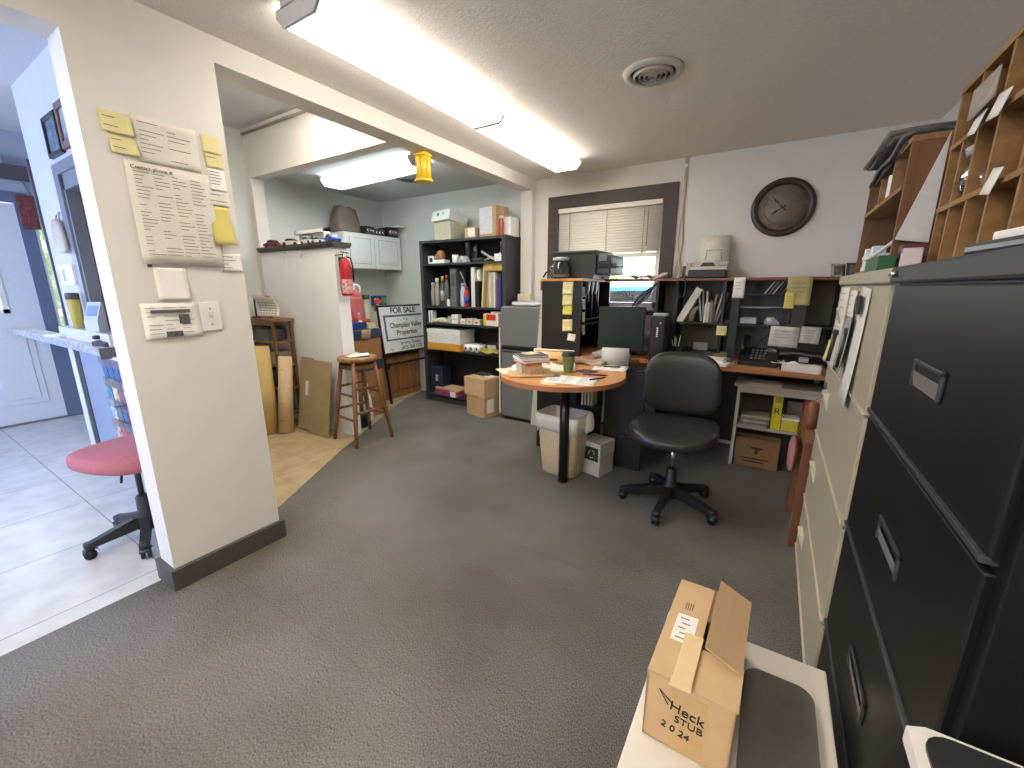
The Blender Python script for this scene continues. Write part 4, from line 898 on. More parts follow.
# fridge
t = T('mini_fridge', 'grey two door mini fridge beside the bookcase', 'fridge', (-2.355, 3.56, 0))
FG = mat('#6c6e71', .4, amt=.02)
b = B(); b.box(0, .46, .045, .42, .03, 1.195, bev=.006); b.out('cabinet_body', FG, t)
for z0, z1 in ((.04, .75), (.785, 1.19)):
    b = B(); b.box(0, .46, 0, .042, z0, z1, bev=.008); d = b.out('door', FG, t)
    b = B(); b.box(.02, .44, -.003, .002, z1-.02 if z0 < .5 else z0+.004, z1-.004 if z0 < .5 else z0+.02); b.out('handle_lip', mat('#2a2b2d', .5), d)
b = B(); b.box(.01, .45, .02, .05, .75, .785); b.out('door_gap', mat('#111112', .6), t)
b = B(); b.box(.02, .44, .03, .4, 0, .03); b.out('base', BLK, t)
b = B(); b.box(-.012, 0, .0, .02, .06, .98, bev=.001); solo('white_edge_strip', b, WHT, 'white board edge squeezed between bookcase and fridge', 'board', (-2.37, 3.56, 0))
b = B(); b.sup((0, 0, .02), .15, .14, .02, .6, .6, warp=lambda p: p + Vector((0, 0, .01*math.sin(p.x*40)*(p.z > 0)))); solo('white_plastic_bag', b, mat('#c9c9c9', .4, amt=.1, scale=15), 'crumpled white plastic bag on top of the mini fridge', 'bag', (-2.14, 3.74, 1.196))
t = T('junction_box', 'cream junction box on the pilaster above the fridge', 'junction box', (-2.285, 3.953, 1.24))
b = B(); b.box(-.07, .09, -.07, 0, 0, .075, bev=.006); b.out('box_body', mat('#d3c9b5', .5), t)
b = B(); b.tube([(-.01, -.06, 0.0), (0, -.09, -.01), (.04, -.1, -.012), (.08, -.07, -.01)], .006); b.out('cord', mat('#55504a', .6), t)
t = T('foam_board', 'tall pale board leaning between fridge and desk hutch', 'board', (-1.99, 3.52, 0), R(0), ry=R(4.5))
b = B(); b.box(0, .2, .03, .045, .0, 1.45); b.out('panel', mat('#c3c0b8', .6, amt=.03), t)
b = B()
for z in (.5, .8, 1.1): b.box(0, .2, .0285, .031, z, z+.006)
b.out('seam', mat('#8f8a82', .7), t)
# ------------------------------------------------------------------ desk with round end, left hutch, right hutch
DZ = .80
t = T('corner_desk', 'cherry topped corner desk with a round end on a black post', 'desk', (-1.16, 2.56, 0))
ox, oy = -1.16, 2.56
pts = [(-1.2+.432*math.cos(R(a)), 2.58+.432*math.sin(R(a))) for a in range(200, 386, 6)]
pts += [(-.86, 2.95), (-.98, 3.15), (-1.0, 3.3), (-1.0, 3.36), (-.9, 3.45), (.405, 3.42), (.405, 4.0), (-1.75, 4.0), (-1.75, 3.2), (-1.70, 2.9)]
b = B(); b.prism([(x-ox, y-oy) for x, y in pts], 'z', DZ-.03, DZ-.0005); b.out('desk_top', CHERRY, t)
b = B()
for (x0, y0), (x1, y1) in zip(pts, pts[1:]+pts[:1]):
    if True:
        dx, dy = x1-x0, y1-y0; l = math.hypot(dx, dy) or 1; n = (dy/l*.003, -dx/l*.003)
        b._add([(x0+n[0]-ox, y0+n[1]-oy, DZ-.031), (x1+n[0]-ox, y1+n[1]-oy, DZ-.031), (x1+n[0]-ox, y1+n[1]-oy, DZ-.001), (x0+n[0]-ox, y0+n[1]-oy, DZ-.001)], [[0, 1, 2, 3]])
b.out('edge_band', mat('#a86f48', .4, kind='woodx', scale=18, col2='#9a6440'), t)
b = B(); b.cyl((0, 0, 0), (0, 0, DZ-.03), .034, n=24); b.cyl((0, 0, 0), (0, 0, .008), .04, n=24); b.cyl((0, 0, DZ-.04), (0, 0, DZ-.03), .1, n=24); b.out('post', BLKG, t)
b = B(); b.box(-1.62-ox, -1.05-ox, 3.0-oy, 3.02-oy, .03, DZ-.03); b.out('modesty_panel', BLK, t)
b = B(); b.box(-1.02-ox, -.99-ox, 3.02-oy, 3.36-oy, .0, DZ-.03); b.box(-1.02-ox, -.72-ox, 2.98-oy, 3.0-oy, .02, DZ-.03); b.out('side_panel', BLK, t)
b = B(); b.box(-.85-ox, .34-ox, 3.97-oy, 3.985-oy, .05, DZ-.03); b.out('back_panel', BLK, t)
b = B(); b.box(.385-ox, .405-ox, 3.45-oy, 4.0-oy, 0, DZ-.03); b.out('end_panel', mat('#5d3a2a', .5), t)
b = B(); b.box(-.70-ox, -.55-ox, 3.55-oy, 3.97-oy, 0, DZ-.03); b.out('pedestal', BLK, t)
for k in range(4):
    b = B(); b.box(0, .012, 0, .1, 0, .24); solo('vertical_file', b, mat(('#d8d2bf', '#c9bf9b', '#dedbd2', '#bdb28c')[k], .7), ('leftmost pale slat standing under the round desk end', 'second pale slat under the round desk end', 'third pale slat under the round desk end', 'rightmost pale slat under the round desk end')[k], 'file', (-1.17+k*.026, 2.88, .50), 0, 'pale folders under the desk')
b = B(); b.box(-.16, .02, -.01, .13, -.02, 0); b.box(-.16, -.148, -.01, .13, 0, .12); b.box(-.16, .02, .118, .13, 0, .3); solo('file_holder', b, BLK, 'black wire holder for the pale folders under the desk', 'rack', (-1.06, 2.87, .50))
# left hutch : opens to +x
t = T('desk_hutch', 'tall black desk hutch with a cherry top, end panel covered in sticky notes', 'hutch', (-1.745, 3.3, DZ))
HH = .655
b = B(); b.box(0, .37, 0, .02, 0, HH-.022); b.out('end_panel', BLK, t)
b = B(); b.box(0, .02, .02, .72, 0, HH-.022); b.out('back_panel', BLK, t)
b = B(); b.box(.02, .37, .70, .72, 0, HH-.022); b.out('far_panel', BLK, t)
b = B(); b.box(-.01, .39, -.012, .72, HH-.022, HH, bev=.003); b.out('hutch_top', CHERRY, t)
b = B(); b.box(-.012, -.002, -.013, .01, HH-.1, HH-.02); b.out('corner_trim', mat('#a1482f', .5), t)
for k, z in enumerate((.26, .30)): b = B(); b.box(.02, .36, .02, .70, z, z+.012); b.out('shelf', BLK, t)
for k in range(3):
    b = B(); b.box(.03, .36, .12+.15*k, .13+.15*k, .312, HH-.022); b.out('divider', BLK, t)
GS = 'sticky notes on the hutch end panel'
def note_ny(label, x, y, z, w, h, m, g=GS, curl=.01, rot=0):
    t = T('sticky_note', label, 'sticky note', (x, y-.0015, z), 0, g, ry=rot)
    b = B(); b.grid(lambda u, v: (u*w, -.0008-curl*(1-v)**2, v*h), 4, 6, thick=.0005); p = b.out('paper', m, t)
    b = B()
    for i in range(3): b.grid(lambda u, v: (w*(.15+.6*u), -.0016-curl*(1-(.45+.15*i+.02*v))**2, (.45+.15*i+.02*v)*h), 2, 1)
    b.out('lettering', INK, p)
    return t
note_ny('topmost pale yellow note on the hutch end panel', -1.545, 3.3, 1.325, .095, .105, mat('#ddd8a8', .8))
note_ny('yellow note second from the top on the hutch end panel', -1.545, 3.3, 1.235, .092, .09, YEL)
note_ny('brighter yellow note third from the top on the hutch end panel', -1.54, 3.3, 1.155, .088, .082, mat('#d6cc5f', .8))
note_ny('tilted yellow note below the column of three', -1.535, 3.3, 1.01, .092, .1, YEL, rot=R(-4))
note_ny('small white note at the bottom right of the hutch end panel', -1.49, 3.3, .935, .072, .06, PAPER, rot=R(5))
def note_px(label, x, y, z, w, h, m, g):
    t = T('label_tab', label, 'label', (x+.0015, y, z), R(90), g)
    b = B(); b.grid(lambda u, v: (u*w, -.001-.006*(1-v)**2, v*h), 3, 4, thick=.0005); b.out('paper', m, t)
    return t
for k, (z, c) in enumerate(((1.30, '#a9a89f'), (1.20, '#bdb9a2'), (1.09, '#bdb9a2'), (.98, '#c2bd9e'))):
    note_px(('top grey tab on the front edge of the hutch', 'second tab down the front edge of the hutch', 'third tab down the front edge of the hutch', 'lowest tab on the front edge of the hutch')[k], -1.374, 3.302+.01*k, z, .06, .085, mat(c, .7), 'tabs on the hutch edge')
# things inside the left hutch
book('magazine_file', 'tan folder standing in the left hutch cubby', (-1.62, 3.36, DZ+.312), .2, .012, .22, mat('#a8783f', .7), 0, 'papers in the left hutch', 'folder')
for k in range(3):
    t = T('bulldog_clip', ('first white clip hanging from the hutch top under the printer', 'second white clip hanging from the hutch top under the printer', 'third white clip hanging from the hutch top under the printer')[k], 'clip', (-1.368, 3.42+.09*k, DZ+HH-.024), R(90), 'clips hanging under the printer')
    b = B(); b.grid(lambda u, v: ((u-.5)*(.03+.03*v), -.004-.01*v, -.11+.11*v), 2, 3, thick=.004); b.out('clip_body', LGRY, t)
    b = B(); b.cyl((0, -.01, -.11), (0, -.01, -.17), .004); b.out('string', LGRY, t)
t = T('document_printer', 'bulky black printer with open side on the hutch top', 'printer', (-1.69, 3.42, DZ+HH))
PB = mat('#2a2b2c', .45, amt=.05)
b = B(); b.prism([(0, 0), (.36, 0), (.38, .05), (.38, .21), (0, .21)], 'y', 0, .42); b.out('body', PB, t)
b = B(); b.box(-.01, .39, -.02, .43, .21, .23, bev=.006); b.out('top_cover', mat('#333536', .4), t)
b = B(); b.box(.36, .50, .03, .38, .03, .19, bev=.01); b.out('control_block', mat('#38393a', .45), t)
b = B(); b.box(.40, .515, .025, .15, .085, .125, bev=.004); b.out('paper_slot', mat('#0e0e0f', .6), t)
b = B(); b.box(.4, .47, .02, .05, .14, .2); b.out('latch', mat('#6a6c6e', .4), t)
b = B(); b.tube([(.5, .1, .095), (.62, .12, .093), (.7, .13, .09)], .004); b.out('support_wire', BLK, t)
t = T('glass_jar', 'clear glass jar with a glass lid beside the printer', 'jar', (-1.60, 3.36, DZ+HH))
JG = glass('#eef2f2', .06)
b = B(); b.lathe([(.085, 0), (.092, .01), (.094, .1), (.07, .135), (.064, .145), (.06, .142), (.088, .1), (.084, .012), (.0, .01)], n=28); b.out('jar_body', JG, t)
b = B(); b.lathe([(.066, .145), (.072, .15), (.072, .17), (.054, .177)], n=28); b.out('lid', mat('#9a9c98', .25), t)
b = B(); b.lathe([(.068, .012), (.07, .03), (.03, .034)], n=20); b.out('contents', mat('#c9b9a4', .7, amt=.2, scale=60), t)
b = B(); b.tube([(0, 0, .012), (.02, .01, .05), (.06, .0, .07), (.1, .01, .04), (.11, .0, .008)], .008); solo('black_cable', b, BLK, 'short black cable loop left of the glass jar', 'cable', (-1.76, 3.34, DZ+HH-.001))
# shelf across the window and right hutch : x -1.35 .. .36
RX0, RX1, RY = -.87, .40, 3.73
t = T('desk_hutch', 'low black hutch along the back wall with open compartments under the clock', 'hutch', (RX0, RY, DZ))
W = RX1-RX0; D = 4.0-RY
b = B(); b.box(-.46, W+.12, -.012, D, HH-.022, HH, bev=.003); b.out('hutch_top', CHERRYD, t)
for x in (0, .16, .515, W-.02): b = B(); b.box(x, x+.02, 0, D, 0, HH-.022); b.out('upright', BLK, t)
b = B(); b.box(.585, .64, .0, .015, 0, HH-.022); b.out('front_stile', BLK, t)
b = B(); b.box(.02, W-.02, D-.012, D, 0, HH-.022); b.out('back_panel', mat('#6a655e', .7), t)
b = B(); b.box(.18, .60, .01, D-.012, .285, .30); b.out('shelf', BLK, t)
b = B(); b.box(.60, W-.02, .01, D-.012, .285, .30); b.out('shelf', BLK, t)
b = B(); b.box(.64, .96, .02, D-.012, .52, .53); b.out('shelf', BLK, t)
b = B(); b.box(.64, .96, .1, D-.012, .425, .43); b.box(.64, .84, .018, .022, .425, .431); b.out('shelf_edge', LGRY, t)
b = B(); b.box(.96, .98, .01, D-.012, .30, HH-.022); b.out('divider', mat('#35302c', .6), t)
g = 'papers in the right hutch'
book('binder', 'white binder leaning steeply in the left compartment of the right hutch', (-.70, 3.75, DZ+.302), .055, .2, .32, mat('#d3d0c6', .6), R(27), g, 'binder')
for k in range(3):
    b = B(); b.grid(lambda u, v: (.1*u*u+.012*k, .16*v, .25*u*(1-.45*u)), 8, 2, thick=.0025); solo('curved_magazine', b, (PAPER, LGRY, PAPER2)[k], ('outer magazine bent against the leaning white binder', 'middle magazine bent against the leaning white binder', 'inner magazine bent against the leaning white binder')[k], 'magazine', (-.595, 3.76, DZ+.303), 0, g)
for k in range(7):
    lean = R((-9, -6, -3, 0, 5, 11, 15)[k]); hh = .22+.012*((k*3) % 4)
    if k != 3: book('magazine', ['leftmost magazine of the fan in the right hutch', 'second magazine of the fan in the right hutch', 'third magazine of the fan in the right hutch', '', 'fourth magazine of the fan in the right hutch', 'fifth magazine of the fan in the right hutch', 'rightmost magazine of the fan in the right hutch'][k], (-.505+.019*k, 3.76, DZ+.306), .014, .17, hh, mat(('#b9b6ae', '#8f8d88', '#d5d2ca', '#777', '#a5a39c', '#c7c4bc', '#939089')[k], .6, amt=.2, scale=30), lean, g, 'magazine')
note_ny('yellow sticky note on the stile under the hutch booklets', -.372, 3.7285, DZ+.205, .075, .075, mat('#d8d28c', .8), g)
note_ny('white paper taped over the hutch top edge', -.285, 3.715, DZ+.50, .078, .155, PAPER, g, .004)
note_ny('large yellow crumpled paper taped over the hutch top edge', .065, 3.715, DZ+.455, .15, .205, mat('#b7a970', .8, amt=.08, scale=14), g, .02)
note_ny('small yellow note over the corner of the large yellow paper', .06, 3.700, DZ+.43, .065, .115, mat('#d2c163', .8), g, .01)
b = B(); b.box(0, .09, 0, .014, 0, .27, bev=.003); solo('dark_folder', b, mat('#33302f', .5), 'dark upright folder below the yellow papers', 'folder', (.115, 3.713, DZ+.24))
note_ny('wide printed page hanging below the hutch shelf, left one', -.005, 3.70, DZ+.15, .185, .15, mat('#c6c3bb', .8, amt=.1, scale=40), g, .006, R(2))
note_ny('narrow printed page hanging below the hutch shelf, right one', .185, 3.705, DZ+.185, .12, .12, mat('#bcb9b2', .8, amt=.1, scale=40), g, .006, R(3))
for k in range(6):
    b = B(); b.box(0, .008, 0, .16, 0, .115, bev=.001); solo('envelope', b, mat(('#c9c7c2', '#a9a6a0', '#dedcd6', '#6d6a66', '#8d8a85', '#b3b0aa')[k], .6), ('first', 'second', 'third', 'fourth', 'fifth', 'sixth')[k] + ' envelope from the left in the slanted row under the hutch top', 'envelope', (-.08+.028*k, 3.80, DZ+.5305), 0, 'slanted envelopes in the hutch', ry=R(32))
b = B(); b.box(-.06, .06, -.04, .04, 0, .05, bev=.008); solo('white_case', b, LGRY, 'pale small case on the right hutch shelf', 'case', (-.16, 3.80, DZ+.3005))
t = T('tape_dispenser', 'small grey tape dispenser on the right hutch shelf', 'tape dispenser', (0.0, 3.80, DZ+.3005))
b = B(); b.prism([(-.05, 0), (.05, 0), (.05, .02), (.01, .055), (-.035, .055), (-.05, .03)], 'y', -.02, .02); b.out('body', LGRY, t)
b = B(); b.cyl((-.015, -.022, .035), (-.015, .022, .035), .018); b.out('tape_roll', WHT, t)
b = B(); b.box(-.035, .035, -.04, .04, 0, .03, bev=.006); solo('black_clip_box', b, BLK, 'small black box left on the right hutch shelf', 'box', (-.29, 3.80, DZ+.3005))
# fax printer on the right hutch
t = T('fax_machine', 'beige and black fax machine with an upright paper tray on the hutch', 'fax machine', (-.505, 3.87, DZ+HH)); t.scale = (.76, 1, .95)
FB = mat('#c9c2b4', .5, amt=.02)
b = B(); b.box(-.17, .2, -.12, .1, 0, .07, bev=.012); b.out('base', mat('#2c2b2b', .45), t)
b = B(); b.prism([(-.11, .07), (.1, .07), (.1, .15), (-.02, .13), (-.11, .09)], 'x', -.15, .2); b.out('body', FB, t)
b = B(); b.grid(lambda u, v: (-.11+.3*u, .04+.05*v, .12+.24*v), 2, 4, thick=.004); b.out('paper_tray', mat('#d6d0c2', .5), t)
b = B(); b.tube([(-.04, .045, .16), (-.03, .055, .24), (.11, .055, .24), (.12, .045, .16)], .003); b.out('wire_support', mat('#6b665d', .4), t)
b = B(); b.prism([(-.06, .10), (-.04, .085), (.07, .085), (.09, .10), (.06, .128), (-.03, .128)], 'y', -.095, -.075); b.out('paper_exit', mat('#3b3631', .6), t)
b = B(); b.box(-.2, -.15, -.1, .06, .02, .13, bev=.01); b.out('handset', mat('#b7b0a2', .5), t)
for k in range(5): b = B(); b.box(.12+.016*k, .13+.016*k, -.102, -.09, .09, .11); b.out('button', mat('#7d776c', .5), t)
b = B(); b.box(-.02, .02, -.015, .015, 0, .1, bev=.006); solo('ink_bottle', b, BLK, 'black upright block left of the fax machine', 'block', (-.665, 3.80, DZ+HH))
b = B(); b.tube([(0, 0, 0), (-.02, -.03, -.02), (-.02, -.045, -.09), (.01, -.045, -.16), (.04, -.045, -.15), (.05, -.045, -.06), (.03, -.03, -.01), (.06, 0, 0)], .006); solo('curly_cable', b, BLK, 'black cord looping over the hutch edge below the fax machine', 'cable', (-.68, 3.745, DZ+HH+.006))
b = B(); b.grid(lambda u, v: (.3*(u-.5), .1*(v-.5), .022+.012*math.sin(u*14)*math.cos(v*5)+(.03 if u > .85 else 0)*v), 16, 6, thick=.012); solo('pink_cloth', b, mat('#cdb3ac', .85, amt=.06, scale=20), 'crumpled pale pink cloth on the shelf in front of the window', 'cloth', (-.98, 3.86, DZ+HH+.002))
# photo frames at the right end
for k, (x, a, m, lb) in enumerate(((.33, 20, CHROME, 'silver standing photo frame on the hutch top below the clock'), (.415, 12, DKTRIM, 'dark wooden photo frame beside the silver one'))):
    t = T('framed_photo', lb, 'photo frame', (x, 3.86, DZ+HH), R(a), 'photo frames on the hutch', rx=R(-14))
    b = B(); w_, h_ = .085+.025*k, .095+.005*k; f = .014; b.box(0, f, 0, .012, 0, h_); b.box(w_-f, w_, 0, .012, 0, h_); b.box(0, w_, 0, .012, 0, f); b.box(0, w_, 0, .012, h_-f, h_); b.out('frame', m, t)
    b = B(); b.box(f, w_-f, .004, .009, f, h_-f); b.out('photo', mat('#8d8780', .25, amt=.3, scale=25), t)
    b = B(); b.box(w_/2-.02, w_/2+.02, .012, .06, 0, .06); b.out('strut', BLK, t)
# clock
t = T('wall_clock', 'round dark framed wall clock with a weathered face', 'clock', (-.035, YB, 1.985))
CM = Matrix.Rotation(R(90), 4, 'X')
b = B(); b.lathe([(.205, 0), (.215, .012), (.21, .03), (.19, .036), (.172, .028), (.166, .014), (.15, .01)], n=48, M=CM, cap=False); b.out('rim', mat('#3f3027', .35, kind='noise', scale=6, col2='#32261f'), t)
b = B(); b.lathe([(.17, .006), (.17, .0135)], n=40, M=CM); fc = b.out('face', mat('#81766a', .6, kind='noise', scale=9, col2='#6d6358'), t)
b = B(); b.lathe([(.125, .0136), (.125, .0142), (.121, .0142), (.121, .0136)], n=40, M=CM, cap=False); b.out('chapter_ring', mat('#5c5248', .6), fc)
for k, s in enumerate(('XII', 'I', 'II', 'III', 'IV', 'V', 'VI', 'VII', 'VIII', 'IX', 'X', 'XI')):
    a = R(90-30*k); text(s, .026, fc, Mx((.144*math.cos(a), -.0138, .144*math.sin(a))) @ F_NY @ Matrix.Rotation(a-R(90), 4, 'Z'), mat('#5a5047', .6), 'numeral')
def hand(a, L, wd, nm):
    b = B(); M = Mx((0, -.017, 0)) @ Matrix.Rotation(R(90-a) * -1, 4, 'Y')
    b.prism([(-L*.3, -wd), (L*.3, -wd*.5), (L*.62, -wd*1.4), (L, 0), (L*.62, wd*1.4), (L*.3, wd*.5), (-L*.3, wd)], 'y', 0, .002, M=M); b.out(nm, mat('#1d1714', .5), t)
hand(318, .115, .004, 'minute_hand'); hand(238, .085, .005, 'hour_hand')
b = B(); b.cyl((0, -.014, 0), (0, -.021, 0), .007); b.out('hub', mat('#1d1714', .5), t)
t = T('wall_cables', 'pale cables running down the wall right of the window', 'cable', (-.77, YB-.008, 1.47))
for k, (x0, x1, bulge) in enumerate(((0, .0, .02), (.008, .03, -.025), (-.006, -.02, .03))):
    b = B(); b.tube([(x0, 0, .97), (x0+.003, 0, .8), (x0+bulge*.3, -.002, .55), (x0+bulge, -.004, .3), (x1, -.002, .05), (x1-.01, -.01, -.02)], .0055); b.out('cable_strand', mat('#b5ab98', .6), t)
b = B(); b.box(-.012, .016, -.006, .008, .9, .93); b.out('cable_clip', WHT, t)
# ------------------------------------------------------------------ corner: monitor, PC, plastic bag
t = T('computer_monitor', 'black computer monitor in the desk corner, dark teal screen', 'monitor', (-1.06, 3.42, DZ), R(16)); t.scale = (.94, 1, .97)
b = B(); b.box(-.2, .2, 0, .05, .06, .44, bev=.008); b.out('casing', BLK, t)
b = B(); b.box(-.185, .185, -.003, .001, .08, .425); b.out('screen', mat('#182b2b', .3), t)
b = B(); b.box(-.03, .03, .02, .06, .01, .1); b.out('neck', BLK, t)
b = B(); b.lathe([(.1, 0), (.1, .008), (.05, .014)], n=24, c=(0, .04, 0)); b.out('foot', BLK, t)
t = T('computer_tower', 'black computer tower with a white mark between monitor and right hutch', 'computer', (-.755, 3.37, DZ), R(4))
b = B(); b.box(-.055, .055, 0, .33, 0, .36, bev=.008); b.out('case', BLK, t)
b = B(); b.box(-.05, .05, -.004, .002, .01, .35, bev=.003); p = b.out('front_panel', BLKG, t)
b = B()
for k in range(5): b.box(-.006, .006, -.0065, -.003, .20+.016*k, .211+.016*k)
b.out('white_mark', WHT, p)
b = B(); b.cyl((.02, -.003, .31), (.02, -.007, .31), .008); b.out('power_button', LGRY, p)
b = B(); b.box(-.05, .05, -.02, .08, 0, .02, bev=.004); solo('silver_device', b, LGRY, 'small silver device lying on top of the computer tower', 'device', (-.76, 3.45, DZ+.3605))
b = B(); b.sup((0, 0, .11), .12, .1, .11, .8, .8, nu=40, nv=20, warp=lambda p: p + p.normalized()*.018*math.sin(p.x*70+p.z*50)*math.cos(p.y*60)); solo('plastic_bag', b, mat('#8d9499', .3, amt=.25, scale=12), 'crumpled clear plastic bag between monitor and computer tower', 'bag', (-.99, 3.66, DZ))
for k in range(4):
    b = B(); b.tube([(.35, .2, .62), (.3-.03*k, .12, .5), (.12-.02*k, .02, .3-.03*k), (-.02, -.02, .1), (-.05, 0, .02)], .008); solo('loose_cable', b, mat(('#5e6468', '#24282a', '#7b8184', '#2f3336')[k], .5), ('pale grey', 'black', 'light grey', 'dark grey')[k] + ' cable sagging from the shelf to the desk corner', 'cable', (-1.25, 3.64+.02*k, DZ), 0, 'cables in the desk corner')
t = T('white_card', 'white folded card standing on the desk before the monitor', 'card', (-.98, 3.05, DZ), R(14))
b = B(); b.grid(lambda u, v: (.2*(u-.5), .035*v, .13*v), 2, 2, thick=.001); b.grid(lambda u, v: (.2*(u-.5), .07-.035*v, .13*v), 2, 2, thick=.001); b.out('card', mat('#b9b9b4', .7), t)
b = B(); b.sup((0, 0, .035), .16, .06, .035, .7, .7, warp=lambda p: p+Vector((0, 0, .008*math.sin(p.x*60)))); solo('paper_heap', b, mat('#a9aaa8', .7, amt=.2, scale=18), 'heap of crumpled papers under the monitor', 'paper', (-1.1, 3.32, DZ))
t = T('keyboard_tray', 'dark pull out keyboard on the inner desk edge', 'keyboard', (-.80, 3.20, DZ-.07), R(40))
b = B(); b.box(-.22, .22, -.1, .1, 0, .02, bev=.008); b.out('tray', BLK, t)
b = B()
for i in range(13):
    for j in range(4): b.box(-.2+.031*i, -.2+.031*i+.026, -.075+.036*j, -.075+.036*j+.03, .02, .03)
b.out('keys', mat('#202124', .5), t)
b = B(); b.box(-.24, .24, -.12, .14, -.025, -.004, bev=.004); b.out('pull_out_shelf', mat('#b6b1a6', .5), t)
# right desk surface items
t = T('open_binder', 'white binder lying open on the desk behind the black chair', 'binder', (-.42, 3.55, DZ), R(-12))
b = B(); b.box(-.2, .2, -.1, .1, 0, .03, bev=.005); b.out('cover', WHT, t)
b = B(); b.box(-.19, .17, -.095, .095, .03, .042); b.out('pages', PAPER, t)
b = B(); b.box(.15, .2, -.02, .02, .03, .05); b.out('clamp', mat('#4a4743', .4), t)
t = T('adding_machine', 'dark calculator with a pale display under the left hutch compartment', 'calculator', (-.50, 3.79, DZ), R(-6))
b = B(); b.prism([(-.1, 0), (.1, 0), (.1, .07), (-.1, .025)], 'x', -.14, .14); b.out('body', BLK, t)
b = B(); b.box(-.06, .06, .05, .08, .055, .12, bev=.006); b.out('display', mat('#8d8c84', .4), t)
b = B()
for i in range(8):
    for j in range(3): b.box(-.125+.032*i, -.125+.032*i+.024, -.085+.04*j, -.085+.04*j+.03, .03+.0075*j, .038+.009*j)
b.out('keys', mat('#3a3936', .5), t)
t = T('pen_cup', 'cup of white pens left of the calculator', 'pen cup', (-.66, 3.68, DZ))
b = B(); b.lathe([(.03, 0), (.034, .1), (.031, .1), (.028, .004)], n=18); b.out('cup', mat('#3d3d3f', .4), t)
for k, (x, y) in enumerate(((.015, .0), (-.012, .01), (.0, -.014), (-.02, -.005))):
    b = B(); b.cyl((x*.3, y*.3, .006), (x*1.8, y*1.8, .19-.012*k), .004); b.out('pen', WHTP, t)
for k, (c, lb) in enumerate((('#55592f', 'olive green sticky block on the desk by the stile'), ('#8a8436', 'mustard sticky block beside the olive one'), ('#6b7148', 'grey green sticky block at the back of the small blocks'))):
    b = B(); b.box(-.022, .022, -.02, .02, 0, .05+.012*k, bev=.003); solo('note_block', b, mat(c, .6), lb, 'note block', (-.39+.045*k, 3.68+.02*(k == 2), DZ), R(10*k), 'small note blocks')
t = T('desk_phone', 'black desk telephone with handset on the right desk', 'telephone', (-.07, 3.68, DZ), R(-4)); t.scale = (.85, 1, 1.2)
b = B(); b.prism([(-.1, 0), (.1, 0), (.1, .1), (.06, .1), (-.1, .03)], 'x', -.13, .17); b.out('body', BLK, t)
b = B(); b.tube([(-.10, -.07, .09), (-.105, -.03, .125), (-.105, .03, .15), (-.10, .07, .155)], [.03, .02, .02, .03], 12); b.out('handset', BLKG, t)
b = B()
for i in range(4):
    for j in range(4): b.box(-.04+.032*i, -.04+.032*i+.02, -.07+.03*j, -.07+.03*j+.018, .042+.014*j, .052+.014*j)
b.out('keypad', mat('#5a5854', .5), t)
b = B(); b.box(.07, .15, .02, .07, .085, .103); b.out('display', mat('#6d6f68', .25), t)
b = B(); b.tube([(0, 0, 0), (.05, .02, .08), (.14, .06, .16), (.22, .08, .22)], .004); solo('thin_cable', b, BLK, 'thin black cord rising from the desk telephone', 'cable', (-.1, 3.8, DZ+.1))
t = T('black_hole_punch', 'black low organizer right of the desk telephone', 'organizer', (.2, 3.62, DZ)); t.scale = (.8, 1, 1)
b = B(); b.prism([(-.08, 0), (.08, 0), (.08, .07), (-.08, .02)], 'x', -.14, .12); b.out('body', BLK, t)
b = B(); b.box(.0, .07, -.03, .03, .055, .085); b.out('pale_insert', LGRY, t)
flat('paper', 'crumpled pale sheet leaning by the desk telephone', 'paper', (.07, 3.62, DZ+.04), .09, .12, PAPER2, R(10), curl=.02)
b = B(); b.grid(lambda u, v: (.3*(u-.5), .2*(v-.5), .09+.02*u+.012*math.sin(u*5)), 6, 4, thick=.015); solo('clear_tray', b, mat('#5f5d5b', .25), 'dark glossy tray at the right end of the desk', 'tray', (.2, 3.8, DZ))
t = T('tissue_pack', 'white tissue pack on the desk beside the beige cabinet', 'tissues', (.21, 3.48, DZ), R(-6))
b = B(); b.box(-.11, .12, -.05, .07, 0, .055, bev=.012); b.out('pack', mat('#d8d2c3', .6), t)
b = B(); b.grid(lambda u, v: (-.08+.16*u, -.02+.04*v, .056+.02*math.sin(u*7)*math.sin(v*3.1)), 8, 4, thick=.002); b.out('tissue', PAPER, t)
# ------------------------------------------------------------------ things on the round desk end
TZ = DZ
flat('paper', 'white sheet sticking out left of the book stack', 'paper', (-1.47, 2.60, TZ+.004), .2, .26, PAPER, R(-62), .003, 'papers on the round desk end', curl=.01)
flat('paper', 'curled white sheet beside the tent calendar', 'paper', (-1.25, 2.70, TZ+.008), .18, .22, PAPER2, R(25), .003, 'papers on the round desk end', curl=.025)
flat('magazine', 'cream magazine at the left rim of the round desk end', 'magazine', (-1.50, 2.48, TZ), .2, .27, mat('#d9cfb4', .6), R(-40), .004, 'papers on the round desk end')
flat('clipboard', 'tan clipboard sheet under the stack of books', 'clipboard', (-1.36, 2.42, TZ+.004), .21, .3, mat('#c2a173', .6), R(-55), .006)
flat('paper', 'white sheet behind the book stack', 'paper', (-1.44, 2.72, TZ), .22, .3, PAPER, R(15), .003, 'papers on the round desk end')
flat('pamphlet', 'yellow green pamphlet between book stack and green cup', 'pamphlet', (-1.27, 2.62, TZ+.004), .17, .25, mat('#c8c46a', .5, amt=.2, scale=14), R(-48), .004)
t = flat('form', 'large white printed form at the front of the round desk end', 'paper', (-1.05, 2.40, TZ), .33, .23, PAPER, R(8), .0025, 'papers on the round desk end', rows=14, cols=3, seed=4)
